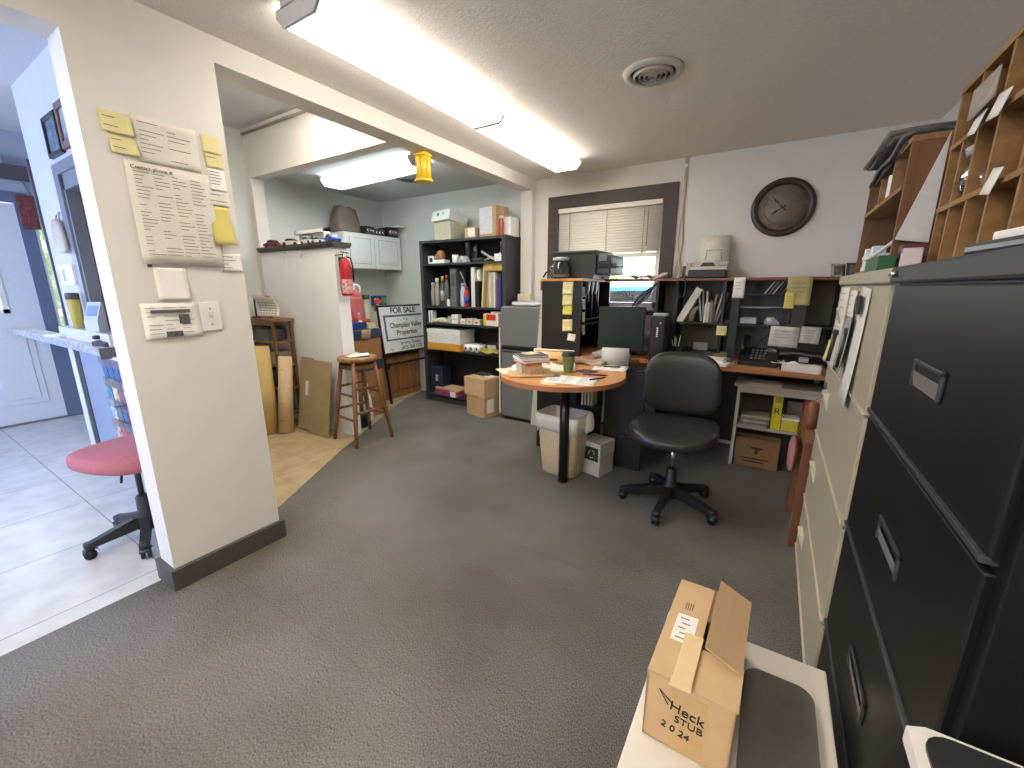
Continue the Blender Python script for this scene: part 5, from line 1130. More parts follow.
flat('sticky_note', 'small yellow note near the front rim of the round desk', 'sticky note', (-1.12, 2.23, TZ), .1, .05, mat('#e1cf8b', .8), R(-3), .002)
flat('leaflet', 'dark photo leaflet behind the green cup', 'leaflet', (-1.07, 2.72, TZ), .12, .1, mat('#5d4a4c', .5, amt=.3, scale=20), R(-15), .004, 'papers on the round desk end')
flat('paper', 'white page with a pen on it at the back of the round desk', 'paper', (-.97, 2.93, TZ), .24, .2, PAPER, R(10), .003, 'papers on the round desk end', rows=9, cols=2, seed=9)
b = B(); b.grid(lambda u, v: (.24*(u-.5), .2*(v-.5), .02+.015*math.sin(u*7+v*3)), 8, 6, thick=.02); solo('magazine_pile', b, mat('#b3a596', .6, kind='noise', scale=14, col2='#7d6a58'), 'rumpled magazine between the tent card and the white folded card', 'magazine', (-1.16, 3.04, TZ))
t = carton('sandwich_box', 'white bottom box of the stack on the round desk', 'box', (-1.42, 2.45, TZ+.0105), .09, .1, .069, R(-35), mat('#d5cbbd', .6), tape=False)
t = carton('sandwich_box', 'kraft brown box beside the white one under the books', 'box', (-1.345, 2.43, TZ+.011), .11, .1, .05, R(-35), CARD2, tape=False)
carton('sandwich_box', 'tan box standing on the kraft one under the books', 'box', (-1.35, 2.435, TZ+.0615), .1, .09, .0185, R(-35), mat('#b3693f', .6), tape=False)
def lying(label, z, w, d, h, rz, m, x=-1.38, y=2.46):
    w *= .82; d *= .8; z -= .012
    t = T('book', label, 'book', (x, y, z), R(rz), 'book stack on the round desk')
    b = B(); b.box(-w/2, w/2, -d/2, d/2, 0, .003); b.box(-w/2, w/2, -d/2, d/2, h-.003, h); b.box(-w/2, -w/2+.003, -d/2, d/2, 0, h); b.out('cover', m, t)
    b = B(); b.box(-w/2+.003, w/2-.004, -d/2+.004, d/2-.004, .003, h-.003); b.out('pages', PAPER, t)
lying('red edged book at the bottom of the book stack', TZ+.093, .2, .24, .02, -30, mat('#b7452f', .5))
lying('white book in the middle of the book stack', TZ+.1135, .21, .26, .018, -38, WHT)
lying('dark grey notebook on top of the book stack', TZ+.132, .2, .25, .014, -42, mat('#4c4b49', .5))
flat('note_pad', 'pale yellow pad lying on the dark notebook', 'note pad', (-1.39, 2.47, TZ+.1345), .09, .09, mat('#dbd6ae', .7), R(-20), .006)
t = T('coffee_cup', 'green paper cup with a black lid on the round desk', 'cup', (-1.17, 2.62, TZ))
b = B(); b.lathe([(.03, 0), (.032, .003), (.044, .118), (.046, .12)], n=26); b.out('cup', mat('#6f8a52', .5, amt=.05), t)
b = B(); b.lathe([(.048, .118), (.048, .126), (.044, .13), (.043, .145), (.036, .147)], n=26); b.out('lid', BLK, t)
t = T('tent_calendar', 'orange and white tent calendar standing at the back of the round desk', 'calendar', (-1.38, 2.79, TZ), R(12)); t.scale = (.88, .9, .82)
b = B(); b.grid(lambda u, v: (.36*(u-.5), .05*v, .145*v), 2, 2, thick=.002); b.grid(lambda u, v: (.36*(u-.5), .1-.05*v, .145*v), 2, 2, thick=.002); b.out('card', WHT, t)
b = B(); b.grid(lambda u, v: (-.07+.18*u, .05*(.12+.72*v)-.002, .145*(.12+.72*v)), 2, 2, thick=.0008); p = b.out('photo', mat('#cd8f46', .5, kind='noise', scale=10, col2='#e0b978'), t)
b = B(); b.sup((0, .018, .04), .05, .005, .025, .7, .7); b.out('dark_shape', mat('#2a1f1a', .6), t)
b = B(); b.grid(lambda u, v: (-.17+.34*u, .05*(.86+.1*v)-.002, .145*(.86+.1*v)), 2, 1, thick=.0008); b.out('orange_strip', mat('#d9a05a', .5), t)
flat('photo', 'blue photo card beside the form', 'photo', (-1.22, 2.44, TZ+.003), .13, .06, mat('#3450a0', .4, amt=.25, scale=20), R(35), .003)
pen('dark pen lying across the form', (-.94, 2.44, TZ+.003), R(62), mat('#2b2f4a', .3), name='ballpoint_pen')
pen('purple pen lying behind the form', (-1.05, 2.60, TZ), R(15), mat('#4a2440', .3), .17, name='ballpoint_pen')
pen('black pen on the back white page', (-1.02, 2.92, TZ+.004), R(22), BLK, .13, name='ballpoint_pen')
# ------------------------------------------------------------------ bins on the floor
t = T('waste_bin', 'tan waste bin with a white liner under the round desk', 'waste bin', (-1.235, 2.715, 0), R(-4)); t.scale = (.93, .95, 1.09)
def rr(w, d, z, r=.05, n=6):
    out = []
    for cx, cy, a0 in ((w-r, d-r, 0), (-w+r, d-r, 90), (-w+r, -d+r, 180), (w-r, -d+r, 270)):
        for k in range(n+1): a = R(a0+90*k/n); out.append(Vector((cx+r*math.cos(a), cy+r*math.sin(a), z)))
    return out
def loft(b, rings, m=None, cap=True):
    V = [p for r_ in rings for p in r_]; n = len(rings[0]); F = []
    for i in range(len(rings)-1):
        for k in range(n): F.append([i*n+k, i*n+(k+1) % n, (i+1)*n+(k+1) % n, (i+1)*n+k])
    if cap: F.append(list(range(n))[::-1])
    b._add(V, F, m, True)
b = B(); loft(b, [rr(.145, .105, .0), rr(.15, .11, .02), rr(.185, .135, .42), rr(.178, .128, .42), rr(.145, .105, .03)]); b.out('bin_body', mat('#b9a98e', .5, amt=.04), t)
LN = mat('#e4e1da', .45, amt=.05, scale=20)
def jig(ring, a, s):
    return [p + Vector((0, 0, a*math.sin(k*s)+a*.6*math.sin(k*s*2.3+1))) for k, p in enumerate(ring)]
b = B(); loft(b, [jig(rr(.19, .14, .33), .018, 1.3), rr(.196, .147, .39), rr(.192, .143, .435), rr(.176, .128, .432), rr(.16, .112, .3), rr(.15, .1, .12)]); b.out('liner', LN, t)
b = B(); b.sup((.2, .04, .38), .04, .05, .07, .9, .9, warp=lambda p: p+Vector((0, 0, .01*math.sin(p.x*120)))); b.out('liner_knot', LN, t)
t = T('recycling_carton', 'white and green paper carton on the floor beside the waste bin', 'carton', (-1.02, 2.86, 0), R(-14)); t.scale = (.72, .72, .95)
b = B(); b.box(-.13, .13, -.13, .13, 0, .27, bev=.004); b.out('box_body', mat('#b7b5ae', .6), t)
b = B(); b.box(-.134, .134, -.134, .134, .17, .272, bev=.003); b.out('lid', mat('#c3c2bb', .6), t)
b = B(); b.box(-.12, .11, -.1365, -.1335, .125, .235); p = b.out('green_label', mat('#22341f', .5), t)
b = B()
for k in range(3):
    a0 = k*120; b.tube([(.03+.032*math.cos(R(a0+q)), -.138, .18+.032*math.sin(R(a0+q))) for q in range(0, 90, 15)], .005, 6)
b.out('recycling_mark', mat('#9fb08f', .5), p)
# ------------------------------------------------------------------ black office chair
t = swivel('office_chair', 'black padded office chair with five star base facing the camera', 'chair', (-.43, 2.62, 0), R(4), .285, .50, None, mat('#1b1a19', .45, amt=.1), base_rot=R(47))
LEA = mat('#262524', .36, amt=.06, scale=50)
b = B(); b.sup((-.015, -.01, .503), .262, .24, .034, .4, .78, nu=40, nv=18, warp=lambda p: Vector((p.x, p.y, p.z + .05*(abs(p.x)/.265)**2*(p.z > 0)*.6 - .03*max(0, -p.y/.25)**3 + .02*max(0, p.y/.25)))); b.out('seat', LEA, t)
def bw(p): return Vector((p.x*(1+.12*max(0, -p.z/.215)), p.y - .06*(p.x/.25)**2, p.z))
b = B(); b.sup((-.01, .245, .765), .234, .045, .205, .62, .62, nu=40, nv=24, warp=bw); b.out('backrest', LEA, t)
b = B()
for s in (-1, 1): b.tube([(s*.13, .2, .60), (s*.17, .187, .70), (s*.12, .195, .82), (s*.15, .2, .88)], .003, 6)
b.out('stitching', mat('#3c3a38', .4), t)
b = B(); b.box(-.045, .045, .12, .29, .43, .445, bev=.004); b.box(-.045, .045, .275, .293, .43, .72, bev=.004); b.out('back_bracket', mat('#151515', .4), t)
b = B(); b.tube([(-.1, .05, .43), (-.26, .0, .425), (-.31, -.02, .42)], .007); b.sup((-.32, -.02, .42), .025, .012, .01); b.out('lever', BLK, t)
# ------------------------------------------------------------------ white shelf cabinet under the desk
t = T('white_shelf_unit', 'small white two tier shelf unit under the right desk', 'shelf unit', (-.16, 3.54, 0))
WS = mat('#b9b4a8', .55, amt=.03)
b = B(); b.box(0, .022, 0, .3, 0, .645); b.out('side_panel', WS, t)
b = B(); b.box(.498, .52, 0, .3, 0, .645); b.out('side_panel', WS, t)
b = B(); b.box(-.025, .535, -.02, .31, .645, .665, bev=.003); b.out('top_board', WS, t)
b = B(); b.box(.022, .498, .01, .29, .315, .335); b.out('shelf', WS, t)
b = B(); b.box(.022, .498, .29, .3, 0, .645); b.out('back_panel', mat('#5b5650', .7), t)
b = B(); b.box(.022, .498, .0, .015, .6, .645); b.out('top_rail', WS, t)
for k in range(3):
    flat('magazine', ('lower magazine lying on top of the white shelf unit', 'middle magazine lying on top of the white shelf unit', 'upper magazine lying on top of the white shelf unit')[k], 'magazine', (.0+.01*k, 3.62, .6655+.006*k), .22, .2, mat(('#c9c4b6', '#a7a39a', '#bcb8ad')[k], .5), R(4-5*k), .005, 'magazines on the white shelf unit')
for k in range(5):
    flat('magazine', ('bottom', 'second', 'third', 'fourth', 'top')[k] + ' magazine of the pile inside the white shelf unit', 'magazine', (-.03+.004*k, 3.66, .3355+.016*k), .19, .22, mat(('#bdb8ad', '#8f8b84', '#cfcabd', '#9c988f', '#b5afa2')[k], .5, amt=.15, scale=20), R(3*(k % 3)-3), .015, 'magazine pile in the white shelf unit')
t = T('phone_book', 'tall yellow booklet with a black R on its spine in the white shelf unit', 'book', (.085, 3.56, .3355))
b = B(); b.box(0, .06, 0, .2, 0, .27, bev=.002); b.out('cover', mat('#d3c62f', .5), t)
text('R', .07, t, Mx((.03, -.001, .14)) @ F_NY, BLACKINK)
b = B(); b.box(.01, .05, -.001, 0, .21, .25); b.out('title_panel', mat('#b5a84a', .5, amt=.3, scale=70), t)
t = T('plastic_tub', 'white tub with a yellow front beside the yellow booklet', 'tub', (.205, 3.60, .3355)); t.scale = (1.2, 1, 1)
b = B(); b.box(-.045, .045, -.04, .08, 0, .085, bev=.006); b.out('yellow_front', mat('#cfc23a', .5, amt=.05), t)
b = B(); b.box(-.047, .047, -.043, .083, .085, .1, bev=.003); b.out('lid', WHT, t)
b = B(); b.box(-.06, .06, -.03, .06, 0, .2, bev=.006); solo('grey_carton', b, mat('#7f7e7a', .5, amt=.1, scale=12), 'grey carton behind the white and yellow tub', 'carton', (.24, 3.74, .3355))
t = carton('cardboard_box', 'brown cardboard box on the bottom of the white shelf unit', 'cardboard box', (.02, 3.67, 0), .3, .2, .23, R(0), mat('#8d6a44', .8, amt=.06, scale=14))
b = B(); b.box(-.04, .04, -.102, -.1, .15, .165); b.box(-.012, .012, -.102, -.1, .11, .165); b.box(-.1, .09, -.102, -.1, .065, .075); b.box(-.09, .06, -.102, -.1, .04, .05); b.out('print', mat('#4a3422', .8), t)

t = T('red_box', 'red and white box standing at the right end inside the white shelf unit', 'box', (.277, 3.56, .3355))
b = B(); b.box(0, .055, 0, .16, 0, .25, bev=.003); b.out('box_body', mat('#b5402f', .5), t)
b = B(); b.box(.012, .043, -.001, 0, .13, .19); b.box(-.001, .056, -.001, 0, .0, .07); p = b.out('white_panel', WHT, t)
b = B(); b.lathe([(.009, 0), (.009, .0015)], n=12, M=Mx((.0275, -.001, .16)) @ Matrix.Rotation(R(90), 4, 'X')); b.box(.02, .035, -.0022, -.001, .138, .15); b.out('emblem', mat('#3a2a28', .6), p)

for k in range(4):
    book('booklet', ('first white booklet standing by the hutch stile', 'second white booklet standing by the hutch stile', 'grey booklet standing by the hutch stile', 'dark booklet standing by the hutch stile')[k], (-.395+.021*k-.085, 3.742, DZ+.3005), .017, .15, .15+.012*(k % 3), mat(('#dcdad2', '#d2cfc6', '#8b8984', '#55534f')[k], .6), 0, 'papers in the right hutch', 'booklet')
# ------------------------------------------------------------------ filing cabinets along the right
FX = .25
def lateral(name, label, y0, y1, m, hm, dz, handle, top=1.43, extra=None):
    t = T(name, label, 'filing cabinet', (FX, y0, 0)); W = y1-y0; D = .5
    b = B(); b.box(.012, D, 0, W, .045, 1.395, bev=.002); b.out('carcass', m, t)
    b = B(); b.box(-.008, D+.005, -.002, W+.002, 1.39, top, bev=.006); b.out('cabinet_top', extra or m, t)
    b = B(); b.box(.02, D, .01, W-.01, 0, .045); b.out('plinth', m, t)
    for k in range(4):
        z0, z1 = dz[k+1]+.006, dz[k]-.006
        b = B(); b.box(0, .02, .022, W-.022, z0, z1, bev=.004); d = b.out('drawer', m, t)
        b = B(); b.box(-.006, .012, .022, W-.022, z0-.002, z0+.008, bev=.002); b.out('drawer_lip', hm, d)
        handle(d, W, z0, z1, k)
    return t
BC = mat('#111111', .42, amt=.1, scale=90, spec=.4)
BCL = mat('#3b3d3f', .35, amt=.05, scale=60)
def h_black(d, W, z0, z1, k):
    yc = W*.465; zc = z1-.165; w, h = .085, .026
    b = B(); b.box(-.006, .0, yc-w, yc+w, zc+h-.01, zc+h, bev=.002); b.box(-.006, 0, yc-w, yc-w+.01, zc-h, zc+h, bev=.002); b.box(-.006, 0, yc+w-.01, yc+w, zc-h, zc+h, bev=.002); q = b.out('handle_frame', BCL, d)
    b = B(); b.grid(lambda u, v: (-.0015-.004*v, yc-w+.01+(2*w-.02)*u, zc-h+.03*v), 2, 2); b.out('pull_tongue', mat('#7b7a76', .4), q)
    b = B(); b.box(-.0012, .0, yc-w+.01, yc+w-.01, zc-h+.028, zc+h-.01); b.out('pull_recess', mat('#060606', .6), q)
t = lateral('filing_cabinet', 'large black four drawer lateral filing cabinet beside the camera', .64, 1.425, BC, BCL, [1.392, 1.055, .722, .39, .055], h_black, extra=mat('#333637', .5, amt=.05, scale=60))
BG = mat('#a79f88', .42, amt=.03, scale=30)
BGL = mat('#bab29a', .4, amt=.02)
def h_beige(d, W, z0, z1, k):
    yc = W*.78; zc = z1-.12
    b = B(); b._add([(-.001, yc-.05, zc-.05), (-.001, yc+.05, zc-.05), (-.001, yc+.05, zc+.03), (-.001, yc-.05, zc+.03), (-.022, yc-.045, zc+.028), (-.022, yc+.045, zc+.028)], [[0, 1, 5, 4], [4, 5, 2, 3], [0, 4, 3], [1, 2, 5]]); b.out('pull_handle', mat('#c9c1a8', .35), d)
    if k == 1:
        b = B(); b.lathe([(.018, 0), (.018, .006), (.012, .007)], n=18, M=Mx((0, yc+.1, zc+.03)) @ Matrix.Rotation(R(-90), 4, 'Y')); b.out('lock', mat('#4a4a66', .3, .7), d)
t = lateral('filing_cabinet', 'beige four drawer lateral filing cabinet covered with papers between black cabinet and desk', 1.43, 2.46, BG, BGL, [1.392, 1.03, .685, .34, .055], h_beige)
b = B(); b.lathe([(.008, 0), (.008, .01), (.005, .013)], n=14, M=Mx((FX-.008, 1.36, 1.412)) @ Matrix.Rotation(R(-90), 4, 'Y')); b.cyl((FX-.012, 1.36, 1.412), (FX-.012, 1.42, 1.41), .003); solo('cabinet_lock', b, CHROME, 'chrome lock button at the seam of the two filing cabinets', 'lock')
# papers held on the beige front (seen from -x)
def pnx(name, label, yl, z, w, h, m, g='papers on the beige cabinet', curl=.012, rot=0, cat='paper', off=0, rows=0, thick=.0008):
    # yl: the end farther from the camera; local x runs towards the camera
    t = T(name, label, cat, (FX-.0015-off, yl, z), R(-90), g, ry=rot)
    b = B(); b.grid(lambda u, v: (u*w, -.001-curl*(1-v)**2, v*h), 3, 6, thick=thick); p = b.out('sheet', m, t)
    if rows:
        b = B(); r2 = random.Random(rows)
        for i in range(rows):
            v = .92-.84*i/rows; u1 = r2.uniform(.4, .9); b.grid(lambda a, c: ((.08+(u1-.08)*a)*w, -.002-curl*(1-v-.01*c)**2, (v+.012*c)*h), 2, 1)
        b.out('print', mat('#a9a59b', .8), p)
    return t
pnx('paper', 'large white sheet hanging at the far end of the beige cabinet front', 2.40, 1.045, .27, .335, mat('#d9d4c6', .7), rows=10)
pnx('paper', 'white folded sheet in the middle of the beige cabinet front', 2.08, 1.10, .17, .27, PAPER2, rows=7, off=.003)
pnx('paper', 'long white strip nearest the black cabinet on the beige front', 1.86, 1.00, .17, .385, mat('#d5d1c6', .7), off=.002, rot=R(3))
pnx('paper', 'grey printed sheet overlapping the white strips', 1.98, 1.09, .15, .19, mat('#a39f98', .7, amt=.2, scale=40), off=.016, rows=8)
pnx('sticky_note', 'yellow note at the foot of the large white sheet', 2.37, 1.06, .1, .09, mat('#d6cb7d', .8), off=.016, cat='sticky note')
b = B(); b.box(-.03, .03, -.012, 0, -.03, .03, bev=.004); solo('black_magnet', b, BLK, 'square black magnet near the top of the beige front', 'magnet', (FX-.012, 1.76, 1.325), R(-90))
for k, (y, z, L_, lb) in enumerate(((2.16, 1.08, .12, 'dark clip pen beside the yellow note'), (1.86, 1.1, .13, 'black pen clipped to the long white strip'))):
    b = B(); b.cyl((0, 0, 0), (.01, 0, L_), .008); b.sup((0.01, 0, L_), .01, .01, .012); solo('clip_pen', b, BLK, lb, 'pen', (FX-.03, y, z), 0, 'pens on the beige cabinet')
# wooden armchair edge beyond the beige cabinet
t = T('wooden_armchair', 'wooden armchair with pink upholstery squeezed behind the beige cabinet', 'chair', (.22, 2.5, 0))
CWD = mat('#7b4d2e', .5, kind='woodz', scale=20, col2='#6a3f24')
def slab(x):
    b = B(); pts = [(.0, 0), (.06, 0), (.06, .56), (.42, .56), (.42, 0), (.48, 0), (.48, .60), (.44, .66), (.1, .68), (.03, .66), (0, .6)]
    b.prism(pts, 'x', x, x+.035)
    return b
slab(0).out('side_frame', CWD, t); slab(.47).out('side_frame', CWD, t)
b = B(); b.sup((.015, .07, .735), .03, .05, .075, .7, .7); b.out('arm_knob', CWD, t)
PK = mat('#9d6b66', .85, amt=.06, scale=50)
b = B(); b.sup((.253, .25, .44), .215, .23, .06, .4, .4); b.out('seat', PK, t)
b = B(); b.sup((.253, .5, .55), .22, .045, .2, .4, .4); b.out('backrest', PK, t)
b = B(); b.sup((-.022, .33, .42), .022, .1, .1, .7, .7); b.out('side_cushion', PK, t)
# ------------------------------------------------------------------ shelf box on the beige cabinet
PW = mat('#9b7549', .6, kind='woody', scale=30, col2='#7f5c36')
PWD = mat('#7d5731', .6, kind='woodz', scale=30, col2='#684626')
TZC = 1.4305
t = T('wooden_shelf_box', 'brown wooden open shelf box on the beige cabinet, newspapers on top', 'shelf', (.295, 1.80, TZC))
sw, sh, sd = .69, .375, .3
b = B(); b.box(0, sd, 0, .018, 0, sh); b.out('side_panel', PWD, t)
b = B(); b.box(0, sd, sw-.018, sw, 0, sh); b.out('side_panel', PWD, t)
b = B(); b.box(-.003, sd, -.003, sw+.003, sh, sh+.018, bev=.002); b.out('top_board', PW, t)
b = B(); b.box(0, sd, .018, sw-.018, 0, .015); b.out('bottom_board', PW, t)
b = B(); b.box(sd-.012, sd, .018, sw-.018, .015, sh); b.out('back_panel', PWD, t)
b = B(); b.box(-.004, sd-.012, .018, sw-.018, .245, .26); b.out('shelf_board', PW, t)
for y in (.21, .42): b = B(); b.box(0, sd-.012, y, y+.014, .26, sh); b.out('divider', PW, t)
g = 'things in the wooden shelf box'
b = B(); b.box(-.04, .05, -.05, .05, 0, .03, bev=.006); solo('paper_pad', b, PAPER2, 'pale pad in the far upper cell of the wooden shelf box', 'pad', (.36, 2.38, TZC+.2605), R(10), g)
b = B(); b.box(-.05, .05, -.012, .012, 0, .09, bev=.003); solo('white_packet', b, WHT, 'white packet standing in the middle upper cell of the wooden shelf box', 'packet', (.35, 2.15, TZC+.2605), R(30), g)
b = B(); b.cyl((0, 0, 0), (0, 0, .09), .025); solo('spool', b, mat('#6e6658', .6), 'dark spool beside the white packet in the wooden shelf box', 'spool', (.36, 2.30, TZC+.2605), 0, g)
for k in range(4):
    b = B(); kk = k
    b.grid(lambda u, v: (.25*(u-.35) - .012*kk, .5*(v-.5)+.02*kk, .012 + .012*kk + .012*math.sin(v*9+kk*2)*math.sin(u*4+kk) - (.05*max(0, .12-u)/.12*(.3+.7*v) if kk < 2 else 0)), 12, 12, thick=.011)
    solo('newspaper', b, mat(('#4e4a47', '#716d69', '#5c5854', '#7e7a74')[k], .8, amt=.25, scale=25), ('bottom newspaper of the dark heap on the wooden shelf box', 'second newspaper of the dark heap on the wooden shelf box', 'third newspaper of the dark heap on the wooden shelf box', 'top newspaper of the dark heap on the wooden shelf box')[k], 'newspaper', (.375, 2.10, TZC+sh+.02), 0, 'newspapers on the wooden shelf box')
# white device, green box on the beige cabinet top
t = T('white_label_maker', 'white machine with two raised ends on the beige cabinet', 'machine', (.335, 2.36, TZC+.016), R(0)); t.scale = (1, .9, 1.25)
b = B(); b.box(-.03, .1, -.12, .08, 0, .055, bev=.006); b.out('body', WHTP, t)
for y in (-.115, .055): b = B(); b.box(-.025, .02, y, y+.03, .05, .078, bev=.004); b.out('raised_end', WHTP, t)
b = B(); b.box(-.0315, -.0295, .045, .065, .015, .04); b.out('dark_port', BLK, t)
b = B(); b.box(-.008, .035, -.13, .13, 0, .045, bev=.002); o = solo('green_box', b, mat('#1d5b33', .5), 'flat green box on the beige cabinet beside the white machine', 'box', (.262, 1.84, TZC), R(0))
b = B(); b.box(-.0095, -.008, .085, .115, .006, .04); b.out('white_label', WHT, o); 

b = B(); b.cyl((0, 0, 0), (.03, -.22, .05), .006); solo('white_stick', b, WHTP, 'white stick leaning from the white machine to the green box', 'stick', (.30, 2.2, TZC+.06))
# white poster board
t = T('white_poster', 'white triangular poster board leaning between the two wooden shelf units', 'poster', (.305, 1.74, TZC))
b = B(); b._add([(-.012, .03, .095), (.064, .02, .08), (.058, .0, .375), (-.012, .036, .095), (.064, .026, .08), (.058, .006, .375)], [[0, 1, 2], [3, 5, 4], [0, 3, 4, 1], [1, 4, 5, 2], [2, 5, 3, 0]]); b.out('board', mat('#d3cfca', .7), t)
for k in range(3):
    b = B(); b.box(0, .07, 0, .055, 0, .025, bev=.002); solo('booklet', b, mat(('#5e2f2a', '#4a2a26', '#6b3830')[k], .5), ('lowest dark red booklet under the white poster board', 'middle dark red booklet under the white poster board', 'uppermost dark red booklet under the white poster board')[k], 'booklet', (.30+.004*k, 1.73, TZC+.0005+.0255*k), 0, 'dark red booklets under the poster')
# ------------------------------------------------------------------ pigeonhole unit
t = T('pigeonhole_unit', 'light wood pigeonhole unit with small cells on the black cabinet', 'pigeonhole', (.36, .70, TZC))
PH, PL, PD = .45, 1.0, .22
PN = mat('#9c7646', .6, kind='woody', scale=30, col2='#845f35')
zs = [0, .153, .312, PH]
rows_ = [[0, .17, .34, .50, .64, .77, .89, PL-.012], [0, .17, .34, .52, .68, .8, .895, PL-.012], [0, .16, .34, .52, .69, .85, PL-.012]]
b = B(); b.box(0, PD, 0, .014, 0, PH); b.out('end_panel', PN, t)
b = B(); b.box(0, PD, PL-.014, PL, 0, PH); b.out('end_panel', PN, t)
for z in zs: b = B(); b.box(-.002, PD, .0, PL, z, z+.013); b.out('shelf_board', PN, t)
b = B(); b.box(PD-.01, PD, .014, PL-.014, .013, PH); b.out('back_panel', mat('#654325', .6, kind='woody', scale=30, col2='#52351b'), t)
for r_ in range(3):
    for y in rows_[r_][1:-1]:
        b = B(); b.box(0, PD-.01, y, y+.012, zs[r_]+.013, zs[r_+1]); b.out('divider', PN, t)
g = 'things in the pigeonholes'
b = B(); b.grid(lambda u, v: (-.004-.012*math.sin(u*3.1)*(1-v), .15*(u-.5), .02+.06*v-.02*math.sin(u*3.1)*(1-v)), 10, 5, thick=.003); solo('cloth_bag', b, mat('#a99f90', .8, amt=.1, scale=20), 'grey beige cloth bag hanging from the top row of pigeonholes', 'cloth', (.357, 1.49, TZC+.335), 0, g)
t = T('glass_bottle', 'clear glass bottle lying in the middle row of the pigeonholes', 'bottle', (.41, 1.54, TZC+.1665), 0, g)
b = B(); b.lathe([(.035, 0), (.045, .02), (.045, .06), (.025, .085), (.022, .10), (.026, .105), (.026, .125), (.018, .125), (.019, .09), (.04, .06), (.04, .02), (0, .005)], n=20, M=Mx((0, 0, 0), ry=R(-14))); b.out('bottle_body', glass('#e6e4de', .22), t)
b = B(); b.lathe([(.027, .105), (.027, .125), (.02, .128)], n=18, M=Mx((0, 0, 0), ry=R(-14))); b.out('cap', LGRY, t)
for k, (y, r_, lb, w_) in enumerate(((1.475, 2, 'white tag on the upper shelf edge of the pigeonholes, farther one', .05), (1.36, 2, 'white folded tag on the upper shelf edge of the pigeonholes, nearer one', .065), (1.30, 1, 'white card tag on the lower shelf edge of the pigeonholes', .05))):
    b = B(); b.grid(lambda u, v: (-.003-.012*(1-v), w_*(u-.5), -.02+.05*v+.008*u), 4, 3, thick=.0015); solo('paper_tag', b, PAPER, lb, 'tag', (.357, y, TZC+zs[r_]), 0, 'paper tags on the pigeonholes')
b = B(); b.box(-.022, .022, -.03, .03, 0, .058, bev=.003); o = solo('pill_box', b, mat('#d9c6c6', .5), 'small white and lilac box in front of the pigeonholes', 'box', (.315, 1.645, TZC+.0), R(-8))
b = B(); b.box(-.023, -.0215, -.029, .029, .044, .056); b.out('lilac_band', mat('#6e6aa0', .5), o)
b = B(); b.box(-.01, .05, -.06, .06, 0, .02, bev=.004); solo('paper_scrap', b, PAPER, 'flat white packet on the floor of the middle pigeonhole row', 'packet', (.41, 1.64, TZC+.1665), R(6), g); bpy.data.objects['paper_scrap'].scale = (.6, .6, 1)
b = B(); b.box(-.02, .06, -.05, .05, 0, .035, bev=.004); solo('tan_wallet', b, mat('#b79470', .7), 'tan folded paper in the far top pigeonhole', 'paper', (.41, 1.62, TZC+.3255), R(-12), g)
t = T('black_binder', 'black binder with a silver edge lying on the black cabinet', 'binder', (.265, .86, TZC), R(6)); t.scale = (.8, .75, .9)
b = B(); b.box(0, .09, -.17, .17, 0, .02, bev=.004); b.out('cover', BLK, t)
b = B(); b.box(-.003, .002, -.16, .16, .006, .013); b.out('silver_edge', mat('#8c8e90', .35, .6), t)
b = B(); b.box(.01, .08, -.12, .1, .02, .034, bev=.003); b.out('papers', PAPER, t)
# ------------------------------------------------------------------ foreground: low white table, box, pad, tray
WTZ = .45
t = T('low_white_table', 'low white laminate table in front of the black cabinet', 'table', (.03, .62, 0))
b = B(); b.box(-.185, .19, -.55, .505, WTZ-.03, WTZ, bev=.004); b.out('table_top', mat('#d9d2c6', .5, amt=.03, scale=6), t)
for x in (-.165, .135):
    for y in (-.53, .45): b = B(); b.box(x, x+.035, y, y+.035, 0, WTZ-.03); b.out('leg', WHT, t)
b = B(); b.box(-.15, .155, -.5, .47, WTZ-.09, WTZ-.03); b.out('apron', WHT, t)
b = B()
pts = []
for cx, cy, a0 in ((.105, .39, 0), (.035, .39, 90), (.035, -.25, 180), (.105, -.25, 270)):
    for k in range(6): a = R(a0+18*k); pts.append((cx+.035*math.cos(a), cy+.035*math.sin(a)))
b.prism(pts, 'z', 0, .016)
o = solo('grey_slab', b, mat('#66625c', .4, amt=.05, scale=40), 'flat dark grey slab with rounded corners beside the cardboard box', 'slab', (.046, .60, WTZ+.0005))
t = T('cardboard_box', 'open flapped cardboard box with CHECK STUB 2024 handwritten on its end', 'cardboard box', (-.045, .90, WTZ+.017), R(-1.5))
KB1 = mat('#c6a67d', .8, amt=.04, scale=12)
w2, l2, hh = .0815, .165, .16
t.location.z = WTZ + .001
b = B(); tk = .004
b.box(-w2, w2, -l2, -l2+tk, 0, hh); b.box(-w2, w2, l2-tk, l2, 0, hh); b.box(-w2, -w2+tk, -l2, l2, 0, hh); b.box(w2-tk, w2, -l2, l2, 0, hh); b.box(-w2, w2, -l2, l2, 0, tk); b.out('box_body', KB1, t)
b = B(); b.box(0, .085, -l2, -l2+.115, 0, .003, M=Mx((-.0, 0, hh-.001)) ); b.out('end_flap', KB1, t)
b = B(); b.box(-w2+.002, w2-.002, l2-.12, l2, hh-.004, hh-.001); b.out('end_flap', KB1, t)
b = B(); b.box(0, .082, -l2+.002, l2-.01, 0, .003, M=Mx((-w2, 0, hh), ry=R(-3))); fl = b.out('left_flap', KB1, t)
b = B(); b.box(-.078, 0, -l2+.09, l2, 0, .003, M=Mx((w2, 0, hh), ry=R(24))); fr = b.out('right_flap', KB1, t)
b = B(); b.box(-.079, -.045, -l2+.09, l2, .003, .0036, M=Mx((w2, 0, hh), ry=R(24))); b.out('tape', TAPE, fr)
